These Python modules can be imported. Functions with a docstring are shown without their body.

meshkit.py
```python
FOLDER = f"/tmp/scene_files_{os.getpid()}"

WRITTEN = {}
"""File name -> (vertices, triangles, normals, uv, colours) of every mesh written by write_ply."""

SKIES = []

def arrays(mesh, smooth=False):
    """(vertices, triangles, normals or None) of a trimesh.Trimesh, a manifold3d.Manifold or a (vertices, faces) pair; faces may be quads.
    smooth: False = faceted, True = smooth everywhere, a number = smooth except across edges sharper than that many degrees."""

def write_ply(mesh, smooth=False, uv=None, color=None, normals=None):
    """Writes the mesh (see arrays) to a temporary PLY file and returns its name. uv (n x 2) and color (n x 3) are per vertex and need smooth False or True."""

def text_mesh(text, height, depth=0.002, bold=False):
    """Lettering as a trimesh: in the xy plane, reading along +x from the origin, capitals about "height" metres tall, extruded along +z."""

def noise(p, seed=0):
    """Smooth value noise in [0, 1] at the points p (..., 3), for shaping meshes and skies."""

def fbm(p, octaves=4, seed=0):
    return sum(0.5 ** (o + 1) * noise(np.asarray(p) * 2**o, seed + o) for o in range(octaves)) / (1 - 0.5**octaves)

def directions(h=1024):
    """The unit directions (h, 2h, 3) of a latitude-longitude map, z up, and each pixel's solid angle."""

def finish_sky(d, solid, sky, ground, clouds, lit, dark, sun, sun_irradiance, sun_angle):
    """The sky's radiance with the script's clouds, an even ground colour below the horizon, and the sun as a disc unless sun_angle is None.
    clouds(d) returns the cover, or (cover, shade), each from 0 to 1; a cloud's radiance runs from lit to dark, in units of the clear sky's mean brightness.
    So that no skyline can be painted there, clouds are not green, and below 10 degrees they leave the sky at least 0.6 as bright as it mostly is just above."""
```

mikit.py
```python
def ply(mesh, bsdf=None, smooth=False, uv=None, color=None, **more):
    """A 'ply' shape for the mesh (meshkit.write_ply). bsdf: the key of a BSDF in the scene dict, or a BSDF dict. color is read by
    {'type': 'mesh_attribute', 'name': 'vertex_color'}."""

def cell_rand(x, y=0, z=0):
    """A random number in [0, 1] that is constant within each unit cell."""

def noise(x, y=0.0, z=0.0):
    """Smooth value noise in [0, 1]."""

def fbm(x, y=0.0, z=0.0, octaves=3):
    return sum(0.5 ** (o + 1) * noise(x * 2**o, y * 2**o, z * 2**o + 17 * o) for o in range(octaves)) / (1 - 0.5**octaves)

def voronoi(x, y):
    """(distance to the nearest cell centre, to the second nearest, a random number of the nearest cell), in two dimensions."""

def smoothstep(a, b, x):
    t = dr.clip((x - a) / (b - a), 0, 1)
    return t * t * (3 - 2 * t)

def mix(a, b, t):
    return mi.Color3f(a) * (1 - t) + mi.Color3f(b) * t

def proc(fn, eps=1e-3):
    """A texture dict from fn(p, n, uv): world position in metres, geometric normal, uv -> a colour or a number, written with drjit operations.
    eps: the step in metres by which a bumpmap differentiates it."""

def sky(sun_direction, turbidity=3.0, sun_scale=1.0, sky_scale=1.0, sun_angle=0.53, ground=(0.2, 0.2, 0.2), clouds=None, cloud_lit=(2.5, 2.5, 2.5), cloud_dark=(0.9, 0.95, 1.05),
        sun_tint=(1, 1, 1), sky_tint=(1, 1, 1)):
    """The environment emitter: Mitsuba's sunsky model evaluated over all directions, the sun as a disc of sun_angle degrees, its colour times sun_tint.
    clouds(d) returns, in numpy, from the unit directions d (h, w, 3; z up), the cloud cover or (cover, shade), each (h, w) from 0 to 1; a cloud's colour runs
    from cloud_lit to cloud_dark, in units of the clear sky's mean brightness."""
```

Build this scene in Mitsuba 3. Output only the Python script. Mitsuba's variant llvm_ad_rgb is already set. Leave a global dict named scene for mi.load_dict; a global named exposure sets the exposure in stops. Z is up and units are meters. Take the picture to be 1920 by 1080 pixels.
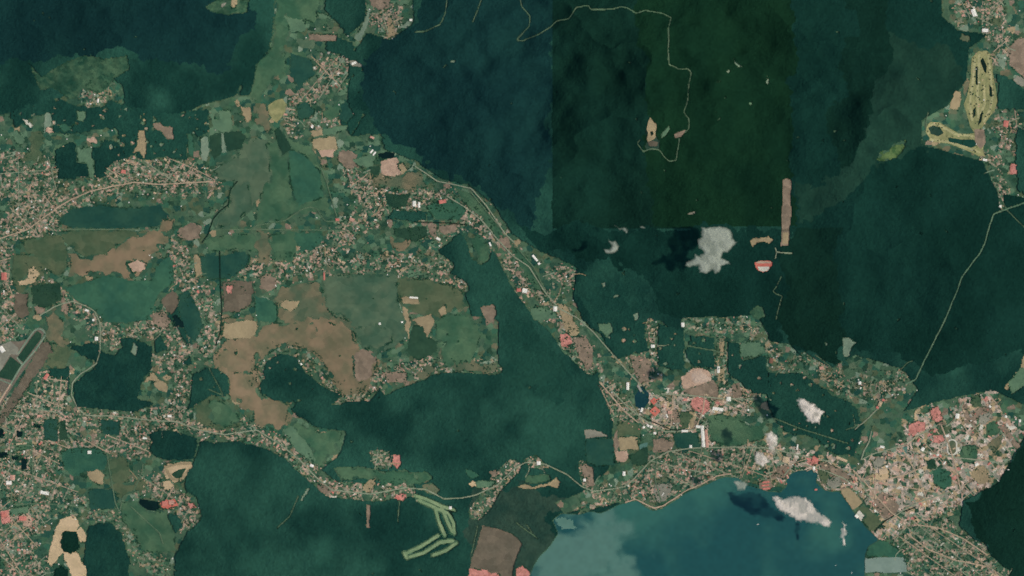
"""An island district surveyed from very high above: wooded hills, paddy plains, villages, a harbour town, a bay and a few small clouds.
The survey grid has one unit = 8 m, x to the east, y to the south, origin in the north-west; G() turns it into metres."""
import math
import numpy as np, trimesh, shapely, drjit as dr, mitsuba as mi
import mikit, meshkit
from shapely.geometry import Polygon, LineString, Point, box
from shapely.ops import unary_union

T = mi.ScalarTransform4f
rng = np.random.default_rng(7)
U = 8.0                                            # metres per survey unit
CX, CY = 960.0, 540.0

# ---------------------------------------------------------------- camera, sky, exposure
ALT = 60000.0                                      # a telescope far above, so the view is almost a plan
scene = {
    'camera': {'type': 'thinlens', 'aperture_radius': 10.5, 'focus_distance': 3.0e6, 'fov': math.degrees(2 * math.atan(960 * U / ALT)), 'fov_axis': 'x', 'near_clip': 100.0, 'far_clip': 400000.0,
               'to_world': T().look_at(origin=[0, 0, ALT], target=[0, 0, 0], up=[0, 1, 0])},
    'sky': mikit.sky((0.64, -0.03, 0.77), turbidity=6, ground=(0.05, 0.09, 0.08)),
}
exposure = 0.95
GAIN = np.array([0.89, 0.81, 0.76])                # picture value of a sunlit white surface at this exposure
labels = {}


def G(p):
    p = np.asarray(p, float)
    return np.stack([(p[..., 0] - CX) * U, (CY - p[..., 1]) * U], -1)


# ---------------------------------------------------------------- surface classes: colour A, colour B, patch size m, softness, fine grain, grain size m
def lin(c):
    c = np.asarray(c, float) / 255
    return np.where(c < 0.04045, c / 12.92, ((c + 0.055) / 1.055) ** 2.4)


CLASS = {
    'plain': ((44, 80, 66), (84, 108, 84), 420, .22, .22, 30),
    'f_blue': ((19, 48, 49), (24, 57, 55), 900, .24, .2, 40),
    'f_teal': ((22, 55, 49), (40, 80, 68), 700, 0.2, .2, 40),
    'f_east': ((17, 47, 41), (23, 57, 50), 800, .24, .2, 40),
    'f_ridge': ((24, 53, 45), (34, 64, 53), 500, .24, .2, 40),
    'f_dark': ((17, 44, 36), (20, 50, 42), 800, .24, .2, 40),
    'f_olive': ((16, 43, 31), (21, 50, 34), 800, .24, .2, 40),
    'f_mid': ((27, 63, 55), (35, 73, 62), 400, .25, .22, 36),
    'meadow': ((64, 94, 76), (92, 110, 88), 260, 0.2, .12, 40),
    'f_umber': ((36, 62, 54), (54, 76, 64), 300, .25, .25, 36),
    'f_isle': ((22, 55, 50), (30, 66, 57), 300, .25, .25, 36),
    'vil_g': ((86, 108, 88), (156, 146, 126), 70, .14, .24, 16),
    'vil_p': ((100, 112, 92), (186, 158, 142), 70, .14, .24, 16),
    'town': ((136, 138, 124), (208, 180, 166), 90, .16, .24, 16),
    'sage': ((82, 112, 90), (96, 124, 98), 200, .3, .12, 30),
    'palesage': ((108, 130, 112), (128, 144, 124), 150, .3, .15, 26),
    'green': ((52, 90, 70), (82, 110, 84), 260, 0.2, .15, 30),
    'teal': ((46, 88, 74), (62, 102, 80), 260, .3, .15, 30),
    'dteal': ((34, 72, 64), (48, 84, 70), 260, .3, .15, 30),
    'dgreen': ((36, 66, 54), (52, 80, 62), 260, .3, .2, 30),
    'olive': ((64, 90, 68), (94, 102, 78), 300, .3, .15, 30),
    'brown': ((104, 104, 82), (136, 118, 96), 240, 0.2, .12, 40),
    'khaki': ((80, 98, 78), (118, 110, 88), 220, 0.2, .12, 40),
    'umber': ((92, 88, 76), (112, 102, 88), 250, .3, .2, 30),
    'pinkbrown': ((118, 108, 94), (142, 124, 108), 200, .3, .2, 26),
    'tan': ((144, 130, 104), (162, 146, 116), 160, .3, .15, 26),
    'sand': ((178, 158, 126), (196, 172, 140), 160, .3, .12, 26),
    'pinksoil': ((168, 142, 124), (186, 158, 138), 140, .3, .2, 22),
    'rose': ((176, 118, 108), (194, 134, 124), 90, .25, .3, 18),
    'red': ((188, 102, 90), (200, 120, 106), 90, .3, .2, 20),
    'grey': ((124, 124, 112), (144, 142, 128), 120, .3, .2, 22),
    'white': ((190, 186, 172), (206, 202, 188), 80, .3, .15, 20),
    'golf': ((126, 130, 92), (154, 150, 108), 110, .22, .2, 24),
    'fairway_dry': ((150, 150, 112), (172, 166, 124), 110, .3, .15, 24),
    'fairway': ((104, 130, 98), (132, 150, 114), 120, .3, .15, 24),
    'lime': ((58, 86, 54), (92, 114, 72), 90, .15, .3, 22),
    'scrub': ((34, 72, 58), (72, 100, 76), 150, .2, .3, 24),
    'pond': ((14, 34, 36), (20, 44, 44), 200, .3, .05, 30),
    'bluepond': ((24, 58, 66), (30, 66, 70), 200, .3, .05, 30),
    'mud': ((74, 112, 104), (96, 130, 118), 260, .3, .06, 60),
    'road': ((126, 138, 116), (142, 148, 126), 200, .3, .15, 20),
    'trail': ((80, 106, 84), (102, 122, 98), 150, .3, .2, 20),
    'lane': ((86, 116, 94), (104, 128, 104), 200, .3, .15, 20),
    'jetty': ((116, 136, 126), (132, 150, 140), 260, .3, .1, 40),
    'pinkroad': ((164, 146, 124), (178, 158, 136), 150, .3, .2, 20),
    'ditch': ((20, 38, 34), (28, 48, 40), 150, .3, .1, 20),
    'wall': ((170, 164, 152), (184, 178, 166), 50, .3, .1, 8),
    'roof_pink': ((184, 142, 126), (198, 154, 138), 60, .3, .2, 6),
    'roof_rose': ((188, 114, 104), (200, 128, 116), 60, .3, .2, 6),
    'roof_tan': ((182, 160, 132), (196, 174, 146), 60, .3, .2, 6),
    'roof_grey': ((146, 144, 134), (160, 156, 146), 60, .3, .2, 6),
    'roof_white': ((224, 222, 212), (236, 232, 222), 60, .3, .1, 6),
    'roof_brown': ((112, 84, 70), (124, 94, 80), 60, .3, .2, 6),
    'roof_slate': ((80, 84, 82), (92, 94, 92), 60, .3, .2, 6),
    'tree': ((34, 68, 54), (50, 86, 64), 60, .25, .3, 8),
    'tarmac': ((104, 98, 88), (118, 110, 98), 200, .3, .1, 20),
}
PLOTS = {'plain': (130, .32), 'vil_g': (44, .6), 'vil_p': (40, .6), 'town': (52, .6), 'khaki': (140, .3), 'meadow': (150, .25), 'brown': (190, .2), 'green': (150, .25), 'teal': (130, .25), 'sage': (110, .2), 'olive': (130, .3), 'scrub': (70, .4), 'umber': (110, .3), 'pinkbrown': (70, .4), 'rose': (45, .5), 'pinksoil': (60, .3)}   # class: plot size m, how much the plots differ
CN = list(CLASS)
_p = np.array([[*(lin(c[0]) / GAIN), *(lin(c[1]) / GAIN), 1 / c[2], c[3], c[4], 1 / c[5], 1 / PLOTS.get(k, (100, 0))[0], PLOTS.get(k, (100, 0))[1]] for k, c in CLASS.items()])
TAB = [mi.Float(_p[:, k]) for k in range(12)]


def land(p, n, uv):
    i = mi.UInt32(dr.clip(uv.x * 64, 0, len(CN) - 1))
    a, b = (mi.Color3f(*[dr.gather(mi.Float, TAB[k + s], i) for k in range(3)]) for s in (0, 3))
    f, soft, grain, gf, pf, pw = (dr.gather(mi.Float, TAB[k], i) for k in (6, 7, 8, 9, 10, 11))
    t = mikit.smoothstep(0.5 - soft, 0.5 + soft, mikit.fbm(p.x * f + uv.y * 37.0, p.y * f, 0.5, octaves=3))
    wx, wy = p.x + 30 * mikit.noise(p.x / 70, p.y / 70, 2.0), p.y + 30 * mikit.noise(p.x / 70, p.y / 70, 4.0)
    plot = mikit.voronoi(wx * pf, wy * pf * 1.3)[2]
    t = t * (1 - pw) + plot * pw
    c = (a * (1 - t) + b * t) * (1 + pw * 0.5 * (plot - 0.5))
    return dr.minimum(c * (1 + grain * (mikit.fbm(p.x * gf, p.y * gf, 3.0, octaves=2) - 0.5) * 1.4) * (0.92 + 0.16 * mikit.noise(p.x / 1300, p.y / 1300, 7.0)), 0.95)


scene['land_surface'] = {'type': 'twosided', 'bsdf': {'type': 'diffuse', 'reflectance': mikit.proc(land)}}
REF = 'land_surface'


def cls_uv(n, cls, var=0.5):
    return np.tile([(CN.index(cls) + 0.5) / 64, var], (n, 1))


# ---------------------------------------------------------------- relief
RELIEF = 1.15
HILLS = [  # x, y, radius, height
    (1200, 160, 330, 420), (1560, 120, 150, 170), (1680, 200, 120, 140), (1650, 470, 230, 170), (1830, 560, 130, 110), (200, 20, 260, 190), (420, 60, 110, 110), (860, 110, 160, 190),
    (930, 290, 90, 100), (440, 980, 120, 90), (660, 1010, 160, 120), (860, 760, 150, 80), (1100, 470, 110, 60), (210, 715, 60, 60), (315, 830, 38, 45), (1880, 960, 70, 90), (1000, 800, 90, 60), (1700, 720, 60, 40), (1270, 540, 110, 50)]


def H(x, y):
    """Ground level in metres at world x, y (before the sea is cut in)."""
    x, y = np.asarray(x, float), np.asarray(y, float)
    u, v = x / U + CX, CY - y / U
    a = np.zeros_like(x)
    for hx, hy, r, h in HILLS:
        a += RELIEF * h * np.exp(-((u - hx) ** 2 + (v - hy) ** 2) / r ** 2 * 1.3)
    a = np.maximum(a - 14, 0)
    q = np.stack([x / 1500, y / 1500, np.zeros_like(x)], -1)
    ridge = 1 - np.abs(2 * meshkit.fbm(q, 4, 3) - 1) * 1.7
    fine = meshkit.fbm(q * 3.3, 3, 9)
    return 4 + a * (0.25 + 0.75 * ridge + 0.38 * fine)


# ---------------------------------------------------------------- outlines
def P(s):
    return [tuple(float(k) for k in w.split(',')) for w in s.split()]


def ragged(pts, amp=1.6, step=4.0, seed=0, fray=0.0):
    """The outline with natural uneven edges, in survey units."""
    ring = LineString(list(pts) + [pts[0]])
    n = max(8, int(ring.length / step))
    q = np.array([ring.interpolate(k * ring.length / n).coords[0] for k in range(n)])
    q3 = np.stack([q[:, 0] / 11, q[:, 1] / 11, np.full(n, seed * 1.7)], -1)
    off = np.stack([meshkit.fbm(q3, 3, 11) - .5, meshkit.fbm(q3 + 31, 3, 12) - .5], -1) * 2 * amp
    if fray:
        q4 = q3 * 3.7 + 50
        off += np.stack([meshkit.fbm(q4, 2, 13) - .5, meshkit.fbm(q4 + 31, 2, 14) - .5], -1) * 2 * fray
    return Polygon(q + off).buffer(0)


def band(pts, w, seed=0, amp=2.5):
    g = LineString(pts).buffer(w / 2, cap_style='round')
    g = max(g.geoms, key=lambda t: t.area) if hasattr(g, 'geoms') else g
    return ragged(list(g.exterior.coords)[:-1], amp, 5.0, seed)


def drape(poly, lift, edge=70.0):
    """A sheet over the ground for the outline (survey units), lift metres above it."""
    polys = [g for g in getattr(poly, 'geoms', [poly]) if g.geom_type == 'Polygon' and g.area > 0.4]
    vs, fs, at = [], [], 0
    for g in polys:
        for t in shapely.constrained_delaunay_triangles(g).geoms:
            c = np.array(t.exterior.coords)[:3]
            if np.cross(np.r_[c[1] - c[0], 0], np.r_[c[2] - c[0], 0])[2] > 0:
                c = c[::-1]
            vs.append(c)
    if not vs:
        return None
    v = G(np.concatenate(vs))
    f = np.arange(len(v)).reshape(-1, 3)
    v3 = np.column_stack([v, np.zeros(len(v))])
    m = trimesh.Trimesh(v3, f, process=False)
    m.merge_vertices()
    cen = m.vertices.mean(0)
    if H(cen[0], cen[1]) > 8 or np.ptp(H(m.vertices[:, 0], m.vertices[:, 1])) > 2:
        v3, f = trimesh.remesh.subdivide_to_size(m.vertices, m.faces, edge, max_iter=12)
    else:
        v3, f = np.array(m.vertices), np.array(m.faces)
    v3[:, 2] = H(v3[:, 0], v3[:, 1]) + lift
    return trimesh.Trimesh(v3, f, process=False)


def grid_mesh(X, Y, Z, keep=None):
    n, m = X.shape
    idx = np.arange(n * m).reshape(n, m)
    a, b, c, d = idx[:-1, :-1], idx[1:, :-1], idx[1:, 1:], idx[:-1, 1:]
    q = np.stack([a, b, c, d], -1).reshape(-1, 4)
    if keep is not None:
        q = q[keep.ravel()]
    v = np.column_stack([X.ravel(), Y.ravel(), Z.ravel()])
    return v, np.vstack([q[:, [0, 1, 2]], q[:, [0, 2, 3]]])


def frayed(g, lift, fuzz, seed, cell=1.15, limit=None):
    """The sheet of an outline whose border breaks up into tufts and patches over about fuzz survey units."""
    core = drape(g.buffer(-fuzz * .75), lift)
    x0, y0, x1, y1 = g.buffer(fuzz).bounds
    yx, yy = np.meshgrid(np.arange(x0, x1 + cell, cell), np.arange(y0, y1 + cell, cell), indexing='ij')
    mx_, my_ = yx[:-1, :-1] + cell / 2, yy[:-1, :-1] + cell / 2
    pp = shapely.points(mx_.ravel(), my_.ravel())
    shapely.prepare(g)
    near = shapely.distance(g.boundary, pp)
    sd = near * np.where(shapely.contains(g, pp), 1, -1)
    grain = max(5.5, fuzz * 1.3)
    q3 = np.column_stack([mx_.ravel() / grain, my_.ravel() / grain, np.full(len(pp), seed * .37)])
    keep = (sd + (meshkit.fbm(q3, 4, 63) - .5) * fuzz * 3.4 > 0) & (sd < fuzz * .75 + 1) & (sd > -fuzz)
    if limit is not None:
        keep &= ~shapely.contains(limit, pp)
    if not keep.any():
        return core
    fr = np.random.default_rng(seed + 5)
    w = G(np.stack([yx + fr.uniform(-.35, .35, yx.shape) * cell, yy + fr.uniform(-.35, .35, yx.shape) * cell], -1))
    v, f = grid_mesh(w[..., 0], w[..., 1], H(w[..., 0], w[..., 1]) + lift - .9, keep.reshape(mx_.shape))
    used, inv = np.unique(f, return_inverse=True)
    ring_ = trimesh.Trimesh(v[used], inv.reshape(f.shape)[:, ::-1], process=False)
    return ring_ if core is None else trimesh.util.concatenate([core, ring_])


# ---------------------------------------------------------------- labels
PLACES = {
    'the star-shaped grey cloud': (1330, 470), 'the long bare airstrip in the forest': (1473, 400), 'the round red pit': (1432, 490), 'the mountain-top clearing': (1220, 245),
    'the yellowish golf course': (1838, 180), 'the oval running track': (1785, 838), 'the reclaimed harbour wedge': (1600, 955), 'the coral ring-shaped roofs': (1228, 768),
    'the dark square plantation': (930, 1030), 'the winding pale fairways': (820, 990), 'the airfield': (35, 670), 'the L-shaped pale field': (165, 305),
    'the rounded yellow-green field': (520, 205), 'the square tan earthworks': (608, 275), 'the leaf-shaped green field': (903, 465), 'the boot-shaped brown plain': (480, 650),
    'the diamond-shaped brown field': (318, 565), 'the brown riverside field': (240, 480), 'the sand lobes': (130, 1015), 'the yellow cleared hilltop': (335, 885), 'the blue bay': (1330, 1000),
    'the orange compound': (1650, 757), 'the row of villas': (1350, 605), 'the crescent cloud': (1145, 460), 'the lagoon': (1505, 905), 'the dense brown village': (610, 145), 'the straight road across the plain': (520, 431),
    'the pink estate squares': (1170, 830), 'the pond beside the red roofs': (280, 948), 'the orange square earthworks': (733, 312), 'the rounded wooded knoll': (540, 690), 'the round pink quarry': (1905, 110)}
DIRS = ['east', 'east-south-east', 'south-east', 'south-south-east', 'south', 'south-south-west', 'south-west', 'west-south-west', 'west', 'west-north-west', 'north-west', 'north-north-west', 'north', 'north-north-east', 'north-east', 'east-north-east']
USED = set()


def where(x, y):
    near = sorted(PLACES.items(), key=lambda k: math.hypot(k[1][0] - x, k[1][1] - y))
    for name, (px, py) in near[:9]:
        dx, dy = x - px, y - py
        d = math.hypot(dx, dy)
        if d < 6:
            yield f'beside {name}'
            continue
        di = DIRS[int(round(math.atan2(dy, dx) / (math.pi / 8))) % 16]
        word = 'just' if d < 28 else 'a little' if d < 55 else 'some way' if d < 110 else 'well' if d < 200 else 'far'
        yield f'{word} {di} of {name}'


def unique(lead, x, y, most=9, force=True):
    for w in list(where(x, y))[:most]:
        s = f'{lead} {w}'
        if s not in USED:
            USED.add(s)
            return s
    if not force:
        return None
    for w in where(x, y):
        for extra in ('smaller', 'other', 'paler', 'outer', 'inner'):
            s = f'{extra} {lead} {w}'
            if s not in USED:
                USED.add(s)
                return s
    return f'{lead} at {x:.0f} {y:.0f}'


def said(label):
    USED.add(label)
    return label


def numbered(name):
    if name not in scene and not any(k.startswith(name + '__') for k in scene):
        return name
    k = 1
    while f'{name}_{k:03d}' in scene or f'{name}_{k:03d}' in labels or any(q.startswith(f'{name}_{k:03d}__') for q in ()):
        k += 1
    return f'{name}_{k:03d}'


def put(name, mesh, cls=None, label=None, cat=None, kind=None, group=None, smooth=False, uv=None, bsdf=REF, var=0.5):
    key = numbered(name)
    if uv is None and cls is not None:
        uv = cls_uv(len(mesh.vertices), cls, var)
    scene[key] = mikit.ply(mesh, bsdf, smooth=smooth, uv=uv)
    d = {k: v for k, v in (('label', label), ('category', cat), ('kind', kind), ('group', group)) if v}
    if d:
        labels[key] = d
    return key


# ---------------------------------------------------------------- sea outline (survey units)
SEA = ragged(P('1035,975 1052,962 1085,964 1108,958 1125,962 1142,955 1160,946 1178,941 1196,938 1210,950 1224,957 1240,953 1256,944 1272,933 1290,922 1310,914 1330,906 1346,897 1362,893 1384,896 1400,908 1420,914 1436,920 1462,922 1476,910 '
              '1474,900 1484,886 1500,882 1520,880 1534,888 1531,905 1545,918 1560,922 1572,920 1584,934 1600,958 1620,984 1638,1002 1650,1012 1640,1018 1628,1026 1622,1044 1622,1100 1500,1400 1000,1400 985,1100 1000,1060 1012,1042 1032,1022 1046,1000'), 1.0, 4.0, 3)

# ---------------------------------------------------------------- parcels of the ground: class | what it is | outline
PARCELS = '''
plain_dark
'''
exec_parcels = []


def parse(block):
    for line in block.strip().splitlines():
        parts = [q.strip() for q in line.split('|')]
        if len(parts) >= 3:
            yield parts


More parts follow.
